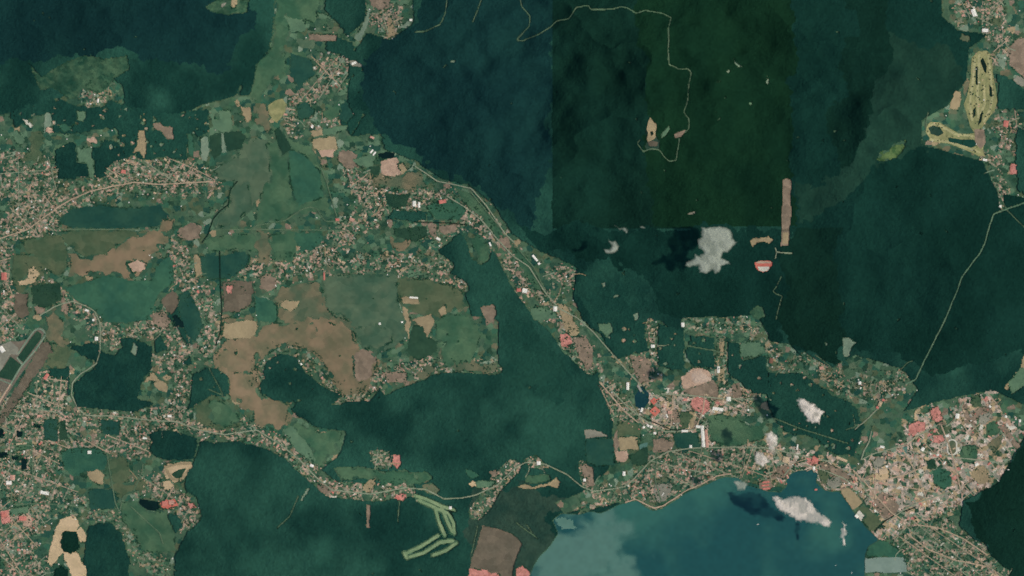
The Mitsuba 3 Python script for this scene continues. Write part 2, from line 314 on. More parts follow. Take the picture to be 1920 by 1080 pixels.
FIELDS = '''
scrub|hillside clearing|55,118 80,145 95,135 130,115 165,105 205,112 240,105 247,130 215,150 190,175 160,165 140,190 100,165 75,170
scrub|hillside clearing|385,15 410,0 470,0 465,25 430,30 405,26
grey|bare lot|416,8 426,6 424,13 417,14
tan|bare lot|435,0 447,0 443,14 436,18
sage|small field|145,208 164,208 163,222 158,228 146,226
white|pale house lot|42,222 52,225 64,236 58,240 50,233
palesage|clearing|85,213 95,212 100,235 103,246 95,252 84,248
pinksoil|bare lot|88,238 100,240 102,248 94,250 86,246
teal|clearing|112,236 125,232 132,238 145,230 133,244 122,250 115,244
pinksoil|bare lot|163,262 176,257 184,264 183,270 170,268
olive|field|52,258 66,250 80,250 82,290 76,302 60,306 42,298 56,282
sage|garden clearing|20,250 34,244 46,262 40,275 28,262
sage|garden clearing|84,262 100,262 99,272 87,275
sage|L-shaped paddy field|146,279 158,279 159,276 171,276 176,310 179,332 174,338 167,332 163,305 147,306
tan|strip field|260,245 273,245 276,275 274,295 268,297 262,285 250,288 258,270
pinkbrown|housing lot|288,232 300,228 312,238 324,238 328,262 314,262 302,246 290,242
teal|strip field|354,252 362,252 364,292 354,290
palesage|strip field|376,258 390,257 393,280 388,302 378,300
sage|paddy field|393,214 399,212 403,224 412,224 411,208 432,206 438,244 420,250 402,242
palesage|narrow embankment|414,250 419,250 425,284 416,286
dgreen|field|394,254 414,250 416,284 404,300 396,290
dgreen|field|420,250 445,246 462,256 452,280 426,284
tan|field|452,200 470,203 472,224 462,230
meadow|broad plain|394,330 410,310 430,302 452,284 466,270 480,262 506,268 506,330 490,360 470,395 430,425 400,425 402,400 430,372 440,340
meadow|dry field|432,352 465,345 470,385 440,420 404,424 408,404 430,385
green|broad paddy field|500,270 545,258 580,270 600,300 610,345 618,400 560,395 535,410 500,415 480,420 490,365 508,330
teal|paddy field|540,280 572,290 600,320 606,370 560,385 545,345
green|strip of riverside grass|545,-8 602,-8 592,40 545,36 540,70 524,110 540,102 536,125 510,150 484,190 470,180 482,120 505,100 515,60 522,-8
sage|paddy field|535,30 573,40 572,60 545,62
pinkbrown|bare field|580,64 602,64 634,66 630,78 602,78 580,74
sage|field|595,22 612,28 622,37 598,33
palesage|strip clearing|690,18 698,20 690,45 678,75 663,74 680,50
tan|strip lot|727,34 735,34 743,68 728,72
pinkbrown|village lot|690,-8 732,-8 730,14 712,20 694,10
grey|house lot|655,113 668,114 680,122 678,128 660,124
dteal|paddy field|545,100 582,112 592,140 575,150 560,165 545,140
khaki|field|484,205 500,192 504,225 514,240 500,246 486,232
golf|rounded paddy field|503,198 514,190 530,183 537,195 536,208 527,222 519,232 510,224 503,212
dteal|paddy field|556,196 572,190 592,208 580,222 560,224
green|field|602,212 622,198 640,196 636,214 618,226
dteal|paddy field|640,196 652,190 665,215 650,232 636,222
sage|field edge|600,244 626,238 655,234 650,244 620,252 586,258 582,248
tan|bare field|582,244 604,243 604,254 586,257
tan|tan earthwork square|585,262 605,258 628,255 631,268 632,280 622,286 600,284 588,276
pinksoil|earthwork spill|597,282 628,282 624,294 604,294
pinkbrown|bare plot|634,284 656,282 670,290 672,312 652,318 636,304
dgreen|paddy field|516,245 522,240 540,262 545,280 530,290 520,262
sage|field|660,300 690,290 706,292 700,310 676,312
pond|walled reservoir|709,289 724,285 740,288 738,296 712,298
pinksoil|orange earthwork square|714,301 744,296 749,312 753,324 738,332 715,328
tan|bare lot|746,306 757,305 764,320 755,326
palesage|forked bare spit|763,320 774,308 782,300 780,310 772,322
dgreen|paddy field|690,312 712,310 712,330 698,334
khaki|meadow|700,330 738,334 765,322 790,330 800,350 760,360 735,350 706,352
dgreen|field|722,362 752,366 770,362 762,386 740,392 724,380
teal|field|800,385 860,372 875,395 862,412 815,412
green|strip of valley grass|855,352 885,364 910,388 935,425 950,450 985,480 1000,505 1018,545 1006,545 985,515 960,470 935,450 905,410 870,380
green|leaf-shaped paddy field|885,452 892,438 902,440 914,458 919,478 916,490 907,496 896,482 890,470
pinkbrown|bare lot|936,442 955,445 958,466 948,471 938,462
brown|bare square|735,450 748,448 766,447 762,468 737,466
pinkbrown|bare lot|803,418 818,420 818,440 808,444 803,436
pinkbrown|bare lot|826,422 856,420 854,434 835,440 826,436
dgreen|wooded paddy field|740,428 800,424 802,442 780,452 740,444
dteal|field|130,392 190,384 240,392 300,384 316,404 312,424 232,429 132,427 108,416
olive|fallow plain|100,434 200,432 290,434 250,444 215,462 200,474 170,478 148,474 128,462 118,446
olive|fallow plain|40,450 110,440 125,465 128,500 110,520 80,500 60,486
olive|fallow plain|20,478 60,476 80,500 70,530 36,545 18,520
brown|riverside dry field|134,496 130,478 142,472 150,482 200,475 218,464 250,445 284,434 308,440 314,452 290,468 280,480 273,500 255,521 238,522 212,512 190,516 170,508 148,520 130,508
pinksoil|bare lot|236,494 256,488 276,494 270,506 250,512
brown|rise of dry grass|296,424 306,412 326,414 324,436 310,446
pinkbrown|bare field|336,428 360,418 380,424 374,446 350,452 335,444
teal|paddy field|122,540 160,528 200,516 240,526 285,526 296,500 312,480 326,490 324,530 300,548 290,572 282,600 240,606 196,604 178,582 140,562
sand|pale bare lot|54,505 64,500 76,512 72,520 66,530 36,536 34,528 54,522
umber|brown paddock|28,552 52,550 54,590 36,600 26,580
pinkbrown|bare lot|116,545 121,545 121,562 131,572 126,590 116,582
pinkbrown|bare lot|64,574 84,574 86,588 68,590
dgreen|field|60,535 112,530 116,562 84,576 60,570
khaki|fallow ground|85,594 100,590 118,600 120,650 100,660 84,630
olive|rough grass|84,640 130,650 140,660 120,690 90,690 70,680
umber|airfield margin|46,700 78,640 92,640 100,660 70,700 40,745 10,790 -8,800 -8,790
tan|rough strip|363,478 370,476 378,490 378,518 368,522
umber|diamond-shaped bare field|302,564 312,552 323,543 335,558 332,576 322,590 311,578
pinkbrown|bare lot|282,592 304,582 320,600 316,618 288,606
pond|dark pond|322,592 330,590 346,606 345,614 324,612
dteal|long paddy field|336,552 352,544 360,558 374,584 380,612 366,640 350,628 342,602 334,580
dteal|paddy field|376,482 398,478 412,480 450,470 470,480 462,500 432,522 400,524 380,516
green|paddy field|380,448 440,440 480,440 480,470 450,466 420,470 392,470
khaki|meadow|484,434 504,434 508,470 500,490 486,492
teal|paddy field|552,436 600,436 606,450 586,470 566,466 552,455
green|paddy field|508,440 550,436 556,470 548,488 512,490
umber|round bare field|418,530 440,526 472,528 476,548 468,572 446,586 420,584
rose|red earth lot|424,534 438,534 436,552 426,552
pinkbrown|bare lot|486,520 500,512 516,520 520,540 502,546 488,540
teal|green meadow|480,556 498,560 520,572 522,600 512,608 486,602 478,580
khaki|dry plain|520,545 560,530 600,530 606,560 622,590 650,600 690,620 666,640 668,655 560,660 556,612 520,606
brown|boot-shaped dry plain|415,600 432,594 470,600 480,602 520,606 562,604 600,600 660,620 664,655 690,660 706,665 708,690 690,720 672,740 640,736 625,720 612,690 600,668 585,655 560,650 530,648 505,662 486,684 480,704 486,730 500,748 530,752 542,762 538,780 532,810 516,800 496,800 480,790 468,764 440,752 430,740 428,704 404,690 402,672 412,650
tan|pale dry field|418,608 450,602 480,602 484,616 470,634 432,636 416,630
brown|dry field|404,660 430,654 446,666 478,668 480,690 474,700 436,698 408,692
brown|dry field|568,602 598,602 594,630 588,650 574,634
pinkbrown|dry field|664,656 706,656 708,680 692,714 668,718 664,690
tan|dry field|524,572 536,562 562,566 556,576 546,584 538,580
meadow|broad meadow|604,520 640,516 690,514 742,514 746,560 756,600 762,632 738,652 706,662 688,652 670,640 664,612 640,590 618,584 606,556
meadow|flooded meadow|660,616 700,612 730,618 736,640 706,656 680,650
olive|dry meadow|744,522 800,524 846,534 868,548 872,572 850,580 836,596 800,588 756,584 748,556
tan|bare strip|752,556 784,558 786,570 756,570
tan|earth bank|754,574 764,580 770,604 766,636 760,636 758,604
tan|sand bank|770,600 788,594 808,590 816,600 806,622 800,634 794,618 780,602
tan|small plot|824,580 834,572 838,588 826,594
green|meadow|820,600 840,590 880,592 900,625 896,648 878,680 836,690 826,662 838,640 816,630
dgreen|wet meadow|775,610 792,612 802,634 822,640 818,660 786,676 762,660 766,640
pinkbrown|house lot|900,575 926,570 932,590 924,606 906,592
khaki|garden clearing|850,684 880,678 930,684 934,694 900,700 856,694
khaki|garden clearing|785,704 800,690 814,680 816,694 800,712 786,716
pinkbrown|bare lot|716,698 740,696 764,700 762,716 728,718
tan|bare triangle|270,716 278,706 285,697 294,706 302,716 284,714
tan|bare lot|288,718 306,714 316,724 312,735 296,730
olive|meadow|364,760 400,740 430,756 450,762 448,800 420,806 390,802 368,790
green|meadow|395,748 440,762 450,790 420,800 396,792
green|lakeside meadow|540,800 556,792 600,812 642,806 636,826 622,850 604,872 580,862 552,832
sage|meadow|530,806 548,800 576,830 594,864 584,866 556,846
green|orchard clearing|625,876 680,874 720,884 760,880 800,896 790,908 730,906 680,896 640,902
rose|red earth field|736,850 750,854 754,868 746,880 736,868
tan|bare field|680,910 692,900 704,898 706,908 692,924 682,920
pinkbrown|bare strip|594,908 622,910 632,922 612,926 598,920
rose|red earth lot|742,928 756,924 764,930 756,940 744,938
pinkbrown|forest cutting|687,946 696,946 694,990 687,988
palesage|bare cutting|562,938 576,914 582,916 568,940
green|grassy clearing|776,885 800,884 812,896 800,906 780,900
khaki|garden clearing|790,908 812,904 826,918 820,930 800,924
umber|dark square plantation|905,985 930,990 962,1000 980,1020 968,1046 958,1090 876,1090 884,1050 896,1015
rose|red earth lot|880,1066 906,1068 936,1078 940,1100 876,1100
rose|red earth lot|968,1066 982,1060 994,1074 996,1100 966,1100
teal|garden clearing|872,880 890,884 900,892 884,898 876,892
sage|garden clearing|885,905 905,900 930,902 922,914 896,916
tan|sandy strip|970,912 984,908 1000,912 1028,906 1044,894 1050,904 1048,916 1032,912 1004,916 974,916
green|hillside field|984,904 988,892 1030,888 1034,900 1004,908
pinkbrown|bare lot|1088,872 1098,870 1112,876 1116,912 1104,914 1092,890
grey|clearing|1095,806 1120,806 1142,818 1120,820 1098,822
dteal|dark orchard|1098,822 1150,822 1152,872 1118,874 1100,866
olive|estate ground|1152,806 1160,794 1178,790 1202,800 1202,832 1196,856 1182,866 1170,870 1154,868 1150,830
pinksoil|pink estate square|1153,846 1176,844 1180,858 1170,866 1154,866
tan|building plots|1160,820 1196,818 1196,842 1162,844
pinkbrown|bare margin|1150,820 1156,806 1160,846 1152,846
mud|fish pond|1198,832 1214,830 1212,842 1200,846
dgreen|wooded park|1182,856 1202,842 1216,836 1214,868 1196,872 1184,870
pinkbrown|pink housing ground|1226,824 1248,822 1262,830 1260,846 1236,850 1224,846
bluepond|lake|1190,742 1204,722 1216,738 1218,752 1206,768 1192,762
pinksoil|pale levelled ground|1276,708 1300,690 1320,690 1336,704 1330,722 1308,734 1280,728
pinkbrown|levelled ground|1278,732 1300,726 1338,712 1348,728 1346,752 1320,742 1300,744
rose|red earth site|1294,752 1308,744 1330,752 1332,768 1318,776 1298,768
olive|playing field|1276,772 1292,770 1292,802 1276,806
tan|paved lot|1292,770 1302,772 1302,796 1294,806
pinkbrown|housing ground|1250,770 1270,766 1276,790 1258,798
green|meadow|1326,782 1352,776 1380,784 1410,800 1430,806 1432,820 1400,832 1366,836 1334,826
dteal|wooded meadow|1262,812 1310,810 1312,838 1290,846 1268,838
sage|bare meadow|1386,646 1404,640 1424,642 1434,660 1420,668 1390,672
tan|village lot|1348,640 1358,640 1358,668 1350,668
pinkbrown|bare lot|1372,722 1386,718 1392,742 1374,750
tan|village square|1346,690 1358,690 1358,716 1346,714
palesage|forest opening|1128,532 1134,530 1136,536 1130,538
palesage|forest opening|1150,555 1162,552 1160,557 1150,559
palesage|forest opening|1188,590 1196,586 1198,600 1190,602
tan|earth strip|1046,572 1060,570 1074,596 1086,622 1078,632 1062,626 1054,600
rose|orange earth lot|1050,626 1064,624 1074,640 1066,652 1052,650
pinkbrown|earth strip|1074,636 1098,630 1110,652 1112,684 1100,696 1086,670
sage|triangular field|992,580 1010,574 1040,584 1048,596 1026,600 1002,602
sage|lot|1120,606 1146,606 1150,620 1138,634 1124,620
palesage|rough clearing|1578,634 1592,633 1606,642 1598,650 1592,668 1580,668
pinkbrown|village ground|1180,668 1206,668 1222,680 1214,712 1200,722 1190,696
tan|riverbank sand|1925,655 1916,672 1912,690 1900,704 1890,716 1884,728 1890,732 1904,716 1925,706
sage|coastal grass|1890,716 1904,700 1914,690 1925,690 1925,720 1896,740
palesage|forest opening|1374,113 1378,116 1384,122 1392,126 1386,128 1378,124
palesage|forest opening|1360,136 1368,132 1370,136 1362,139
palesage|forest opening|1436,148 1441,152 1440,160 1436,158
sage|forest opening|1403,194 1410,190 1408,198 1404,199
sage|forest opening|1343,226 1350,220 1350,226 1345,229
grey|forest opening|1286,402 1300,396 1306,398 1296,404
sage|forest opening|1560,246 1568,244 1564,250
sage|forest opening|770,300 776,298 774,304
palesage|forest opening|845,116 855,114 853,119 846,120
sage|forest opening|1040,175 1046,172 1044,178
palesage|garden clearing|250,640 260,650 256,668 246,660
palesage|forest opening|1545,640 1552,644 1548,650
tan|clearing with huts|1404,452 1416,446 1440,444 1452,450 1446,456 1424,454 1410,464
scrub|hut clearing|1404,586 1420,572 1432,578 1436,594 1420,600
lime|bright green clearing|1642,300 1648,284 1664,282 1676,268 1698,262 1694,280 1680,296 1668,300 1656,304
tan|pink earth field|1778,204 1784,186 1788,170 1800,172 1802,190 1796,206
khaki|rough ground|1800,172 1804,158 1820,150 1820,176 1810,190 1806,200
pinkbrown|round pink quarry|1890,104 1892,88 1904,74 1925,68 1925,152 1904,132 1892,122
palesage|quarry yard|1866,102 1886,100 1888,114 1880,132 1872,120
rose|red earth lot|1893,305 1906,307 1908,328 1894,326
grey|gravelled lot|1840,54 1852,52 1856,58 1850,64 1840,60
grey|pale spoil heap|1898,150 1910,142 1925,150 1925,164 1908,160
olive|wooded lot|1862,32 1876,32 1876,52 1862,50
khaki|grazing ground|1802,62 1820,70 1816,80 1800,74
rose|red earth field|1743,768 1758,760 1766,780 1770,786 1760,794 1748,786
pinkbrown|bare field|1764,790 1772,790 1778,812 1768,812 1758,796
rose|red earth quarter|1704,796 1720,788 1734,792 1736,806 1720,812 1712,822 1704,808
rose|red earth quarter|1750,818 1768,814 1772,826 1762,832 1750,830
pinkbrown|building plots|1800,754 1812,758 1816,776 1840,762 1858,762 1860,774 1838,784 1816,796 1808,780
olive|lot|1820,744 1836,738 1842,760 1828,764 1818,758
grey|paved yard|1836,780 1856,772 1862,782 1846,796 1836,794
green|sports ground|1804,836 1830,834 1834,856 1826,870 1806,866 1798,856
green|playing field|1848,796 1862,790 1878,800 1872,814 1850,820
olive|playing field|1758,800 1770,796 1778,804 1776,812 1760,812
tan|triangular field|1822,882 1834,874 1846,872 1858,904 1836,908 1820,894
teal|green hollow|1748,884 1762,876 1782,884 1786,906 1770,918 1752,908
dgreen|wooded park|1736,862 1752,860 1756,880 1738,880
pinkbrown|pink roadside ground|1872,800 1884,794 1900,820 1915,836 1908,844 1890,824
khaki|field|1850,834 1866,820 1880,812 1876,834 1862,850
tan|reclaimed fill|1578,920 1590,914 1604,926 1618,942 1606,954 1594,956 1584,942
olive|reclaimed ground|1606,956 1620,944 1636,960 1650,976 1662,976 1640,994 1632,996 1616,974
white|quayside lot|1604,966 1610,956 1622,968 1614,978
pinkbrown|pink quarter|1636,936 1654,922 1670,930 1686,950 1680,964 1660,974 1644,958
sand|paved town square|1640,888 1666,880 1668,896 1660,904 1640,898
grey|town lots|1634,866 1658,852 1666,868 1640,880
mud|hotel lawn|1690,840 1702,836 1700,850 1690,852
rose|coral-roofed quarter|1512,858 1526,854 1538,862 1536,872 1520,872 1512,866
pinkbrown|town lots|1536,866 1560,872 1590,886 1600,898 1588,908 1560,894 1540,882
pinkbrown|pink lots|1456,874 1480,872 1482,886 1470,898 1458,896
grey|paved ground|1552,896 1572,894 1580,908 1564,918 1550,910
olive|lagoon bank|1532,880 1550,884 1552,904 1538,900
grey|levelled shore ground|1228,908 1250,904 1262,908 1256,926 1246,940 1232,940 1226,924
khaki|shore park|1228,898 1250,892 1258,900 1250,906 1230,906
pinkbrown|pink shore lots|1422,906 1444,894 1450,914 1436,922 1424,918
jetty|pale jetty flat|1622,1046 1650,1044 1698,1046 1700,1073 1660,1074 1622,1073
teal|harbour green|1626,1022 1650,1010 1680,1026 1696,1044 1624,1044
sand|sand lobe|106,988 114,974 126,968 142,970 150,986 142,996 118,996 114,1016 118,1034 108,1048 96,1060 88,1052 94,1028
sand|sand lobe|120,1036 146,1036 152,1050 162,1064 164,1090 138,1090 130,1064 120,1050
sand|sand lobe|142,996 152,988 162,1002 162,1018 150,1016 146,1008
teal|grey-green paddy|114,846 140,838 190,842 202,860 196,882 160,884 140,894 122,880
tan|bare field|164,884 184,880 196,890 192,908 178,906 168,898
olive|meadow|202,862 236,858 242,880 236,902 214,908 206,890
olive|meadow|206,908 240,904 270,902 268,918 240,928 214,926
dteal|pond meadow|166,918 210,916 222,936 214,954 170,956
green|broad green field|226,944 262,940 278,960 312,960 330,1000 326,1030 300,1036 270,1036 252,1004 230,976
pond|rectangular pond|262,936 298,940 300,952 290,958 276,956 262,944
sand|cleared yellow hilltop|308,874 314,868 328,869 340,866 356,866 362,874 352,886 346,896 334,904 324,904 320,894 312,898 308,890
dgreen|wooded hollow|322,888 334,882 348,878 340,894 330,900
sand|bare lot|306,904 320,902 326,912 316,918 306,916
red|red roofed compound ground|298,942 310,938 328,936 334,948 318,954 302,952
rose|red earth lot|352,944 364,942 368,950 356,954
pinksoil|rose lots|36,966 54,962 62,974 60,990 44,984
rose|rose lots|0,960 16,956 20,980 4,984
sage|playing field|20,954 54,948 54,960 22,966
dgreen|small field|112,790 122,790 126,822 112,826
dteal|wooded field|82,786 108,786 108,828 84,826
dteal|wooded field|188,786 226,790 224,816 192,814
green|paddock|26,834 58,830 60,842 30,846
pond|fish pond|-8,802 6,803 8,818 -8,824
pond|fish pond|-8,846 14,848 13,858 -8,857
pond|fish pond|22,854 37,856 35,863 22,861
pond|fish pond|39,858 50,861 51,879 41,881
pond|fish pond|31,806 42,808 40,819 32,820
pond|fish pond|62,793 78,796 76,803 64,801
tan|beach strip|1224,958 1240,954 1256,944 1280,928 1282,932 1262,948 1246,958 1230,962
sand|bare lot|880,905 888,900 894,910 884,914
pinkbrown|hamlet lot|918,884 932,880 934,892 922,896
'''

# golf courses, airstrip, pits: sites with parts of their own (see below)
VILLAGES = [  # phrase, ground class, houses per plot chance, palette, outline or (path, width)
    ('hillside hamlet in the north-west', 'vil_g', .45, 'mix', P('150,165 165,150 205,155 215,180 200,202 165,205 150,190')),
    ('pink western village', 'vil_p', .6, 'pink', P('0,296 20,290 45,298 70,300 100,296 112,320 110,350 90,372 40,376 0,372')),
    ('roadside village along the north-western lane', 'vil_p', .72, 'mix', (P('-8,446 50,428 100,392 130,372 170,356 240,342 310,344 390,340'), 40)),
    ('western village by the crossroads', 'vil_p', .75, 'mix', P('20,385 60,366 110,366 120,396 100,440 60,446 20,430')),
    ('village by the L-shaped pale field', 'vil_p', .6, 'pink', P('198,318 215,300 248,296 275,306 330,298 396,312 404,336 330,344 200,344')),
    ('dense brown village', 'vil_p', .85, 'brown', P('585,126 610,98 632,106 652,112 648,150 628,166 602,182 576,192 560,204 546,192 570,170 592,155 600,140')),
    ('roadside hamlet by the rounded yellow-green field', 'vil_p', .7, 'pink', P('536,206 548,196 556,212 554,240 562,256 548,258 538,240')),
    ('northern hill village', 'vil_p', .65, 'pink', P('690,-8 736,-8 748,25 760,40 740,72 722,74 712,45 700,40')),
    ('hamlet by the square tan earthworks', 'vil_p', .7, 'mix', P('580,224 610,220 626,232 604,244 582,246')),
    ('village by the orange square earthworks', 'vil_p', .65, 'pink', P('640,318 676,310 690,330 700,360 676,372 658,352')),
    ('long village in the middle of the plain', 'vil_p', .8, 'mix', (P('706,352 696,398 652,430 612,470 570,492 500,506 452,522'), 42)),
    ('curved village on the plain', 'vil_p', .8, 'pink', (P('570,494 640,492 700,492 762,494 822,512 866,540'), 30)),
    ('eastern plain village', 'vil_p', .62, 'mix', (P('720,372 770,376 830,376 880,402 922,440'), 44)),
    ('village by the leaf-shaped green field', 'vil_g', .4, 'mix', (P('780,432 840,442 800,470 840,500'), 26)),
    ('highway village', 'vil_p', .6, 'mix', (P('958,484 985,536 1032,572 1062,612 1084,650 1108,690'), 32)),
    ('round hamlet near the highway', 'vil_p', .75, 'pink', P('1036,506 1056,500 1078,512 1082,530 1064,540 1040,530')),
    ('village by the diamond-shaped brown field', 'vil_p', .75, 'pink', (P('330,466 346,520 374,556 394,600 398,650'), 46)),
    ('village beside the airfield', 'vil_p', .75, 'pink', P('-8,530 16,540 36,590 40,628 24,648 -8,652')),
    ('rose village at the western edge', 'vil_p', .7, 'rose', P('-8,450 20,480 30,510 26,550 -8,560')),
    ('hamlet east of the airfield', 'vil_p', .6, 'mix', (P('60,500 84,540 122,566 176,590 190,626 240,624 280,614'), 22)),
    ('garden village east of the airfield', 'vil_g', .55, 'mix', P('175,612 222,624 232,650 218,668 190,660 176,640')),
    ('village among the western groves', 'vil_p', .65, 'pink', (P('290,594 316,620 340,660 300,680 345,700 340,750 318,786'), 38)),
    ('long roadside village in the south-west', 'vil_p', .75, 'pink', (P('20,764 70,782 160,780 260,790 330,792 402,814 480,808 540,842 592,892 622,916 700,924 764,916'), 36)),
    ('sprawling south-western village', 'vil_p', .72, 'pink', P('-8,796 110,772 142,800 150,830 230,812 276,800 290,830 270,862 230,850 112,842 112,900 160,932 80,946 -8,932')),
    ('village south of the airfield', 'vil_p', .7, 'pink', P('-8,730 30,760 90,700 130,712 120,770 40,780 -8,790')),
    ('rose village in the south-western corner', 'vil_p', .72, 'rose', P('-8,936 62,950 84,980 66,1030 90,1050 80,1090 -8,1090')),
    ('houses by the yellow cleared hilltop', 'vil_p', .6, 'mix', P('262,890 300,900 346,930 374,960 372,985 346,990 330,960 270,930 240,910')),
    ('scattered houses by the sand lobes', 'vil_g', .45, 'mix', (P('76,945 160,956 214,966 240,1000 250,1035 310,1062'), 26)),
    ('forest-edge hamlet above the southern road', 'vil_p', .6, 'pink', P('690,846 712,840 732,850 738,878 704,882')),
    ('village round the wooded knoll', 'vil_g', .6, 'mix', (P('482,712 490,672 522,652 558,658 580,690 610,716 668,740'), 24)),
    ('village at the toe of the boot-shaped brown plain', 'vil_p', .6, 'mix', (P('650,742 690,742 716,702 766,694 832,684 932,692'), 24)),
    ('southern road hamlet', 'vil_p', .65, 'mix', (P('962,876 932,906 908,944 894,960'), 34)),
    ('hilltop road hamlet', 'vil_p', .7, 'pink', P('980,862 1004,850 1024,868 1020,882 990,878')),
    ('coast road hamlet', 'vil_p', .6, 'mix', (P('1092,870 1096,905 1122,916'), 18)),
    ('northern strip hamlet', 'vil_p', .7, 'pink', (P('1218,602 1228,630 1226,656'), 17)),
    ('row of villas', 'vil_g', .55, 'mix', (P('1286,606 1350,604 1424,618'), 24)),
    ('village behind the lake', 'vil_p', .7, 'pink', P('1180,664 1208,664 1226,690 1214,726 1196,732 1188,700')),
    ('town fringe north of the coral ring-shaped roofs', 'vil_g', .55, 'mix', (P('1352,646 1352,700 1376,750 1400,742'), 30)),
    ('forest-edge village strip', 'vil_g', .5, 'pink', (P('1444,656 1470,688 1540,692 1584,722 1640,726 1690,704'), 22)),
    ('highway end of the town', 'vil_p', .75, 'pink', P('1124,722 1150,716 1178,752 1212,786 1256,800 1250,824 1200,800 1160,788 1140,760')),
    ('western quarter of the town', 'town', .8, 'mix', P('1212,742 1290,736 1340,740 1396,734 1404,778 1330,790 1330,830 1264,808 1222,796')),
    ('shore quarter of the town', 'vil_p', .7, 'rose', P('1150,930 1176,910 1200,880 1232,848 1300,842 1330,836 1440,838 1460,850 1452,900 1400,896 1350,890 1300,912 1240,946 1210,944 1180,936')),
    ('coral-roofed quarter by the lagoon', 'town', .85, 'rose', P('1446,840 1500,852 1560,862 1606,892 1620,925 1588,912 1545,918 1536,884 1490,880 1470,900 1440,900')),
    ('heart of the harbour town', 'town', .85, 'mix', P('1604,892 1632,858 1690,838 1730,846 1750,880 1770,930 1760,958 1700,980 1664,1004 1640,1000 1660,976 1624,940')),
    ('northern quarter of the harbour town', 'town', .8, 'rose', P('1690,838 1700,800 1740,764 1780,800 1800,752 1862,738 1880,780 1912,800 1890,868 1860,910 1800,940 1762,956 1768,910 1740,850')),
    ('southern quarter of the harbour town', 'vil_p', .8, 'grey', P('1650,1010 1700,978 1740,960 1770,966 1800,1000 1850,1020 1860,1050 1900,1070 1890,1090 1702,1090 1696,1044 1670,1014')),
    ('north-eastern village', 'vil_p', .72, 'pink', P('1796,20 1816,-8 1880,-8 1882,34 1860,44 1850,64 1834,30 1800,40')),
    ('village by the round pink quarry', 'vil_p', .6, 'mix', P('1856,56 1890,58 1894,78 1876,84 1892,96 1876,130 1864,100')),
    ('village east of the yellowish golf course', 'vil_p', .72, 'pink', P('1866,212 1908,206 1912,236 1896,250 1906,286 1876,274 1868,244')),
    ('crossroads huts below the yellowish golf course', 'vil_p', .6, 'mix', (P('1842,298 1862,302 1874,350 1878,388'), 14)),
    ('huts by the orange compound', 'vil_p', .6, 'mix', P('1620,730 1660,722 1690,730 1670,744 1630,744')),
    ('hillside lots north of the harbour', 'vil_g', .5, 'mix', (P('1508,668 1540,690 1590,730'), 20)),
    ('beach huts on the bay', 'vil_p', .6, 'mix', (P('1090,960 1116,950 1160,938'), 12)),
]

PLAINS = [P('-60,228 50,205 110,190 150,148 200,138 232,160 240,230 330,216 385,196 440,182 485,110 505,-60 770,-60 778,45 735,76 690,62 665,100 682,130 655,150 652,205 685,212 660,256 715,250 722,280 772,298 832,336 882,346 926,384 962,440 1012,470 '
            '1082,500 1076,556 1092,600 1142,640 1186,690 1150,722 1125,700 1088,690 1052,656 1030,622 1000,592 965,546 940,500 926,470 905,500 885,485 868,440 830,446 850,480 870,540 885,592 936,600 936,692 900,700 832,700 770,720 712,746 660,742 640,760 560,752 545,770 '
            '592,800 650,808 640,850 604,880 560,872 500,842 440,826 378,826 366,862 350,890 346,915 370,935 380,970 352,1000 330,1040 320,1140 -60,1140'),
          P('1120,705 1170,660 1215,600 1240,600 1275,640 1290,598 1330,596 1420,590 1445,640 1480,644 1500,666 1560,690 1600,664 1690,690 1722,730 1695,772 1760,752 1860,730 1925,760 1925,812 1892,870 1870,906 1806,938 1800,985 1880,1060 1880,1140 1600,1140 1580,930 1360,900 1230,960 1150,942 1060,964 1040,942 1090,922 1140,882 1150,792'),
          P('1762,-60 1980,-60 1980,380 1870,362 1842,302 1800,292 1726,272 1726,226 1772,200 1812,150 1816,90 1852,65 1792,56 1766,30')]
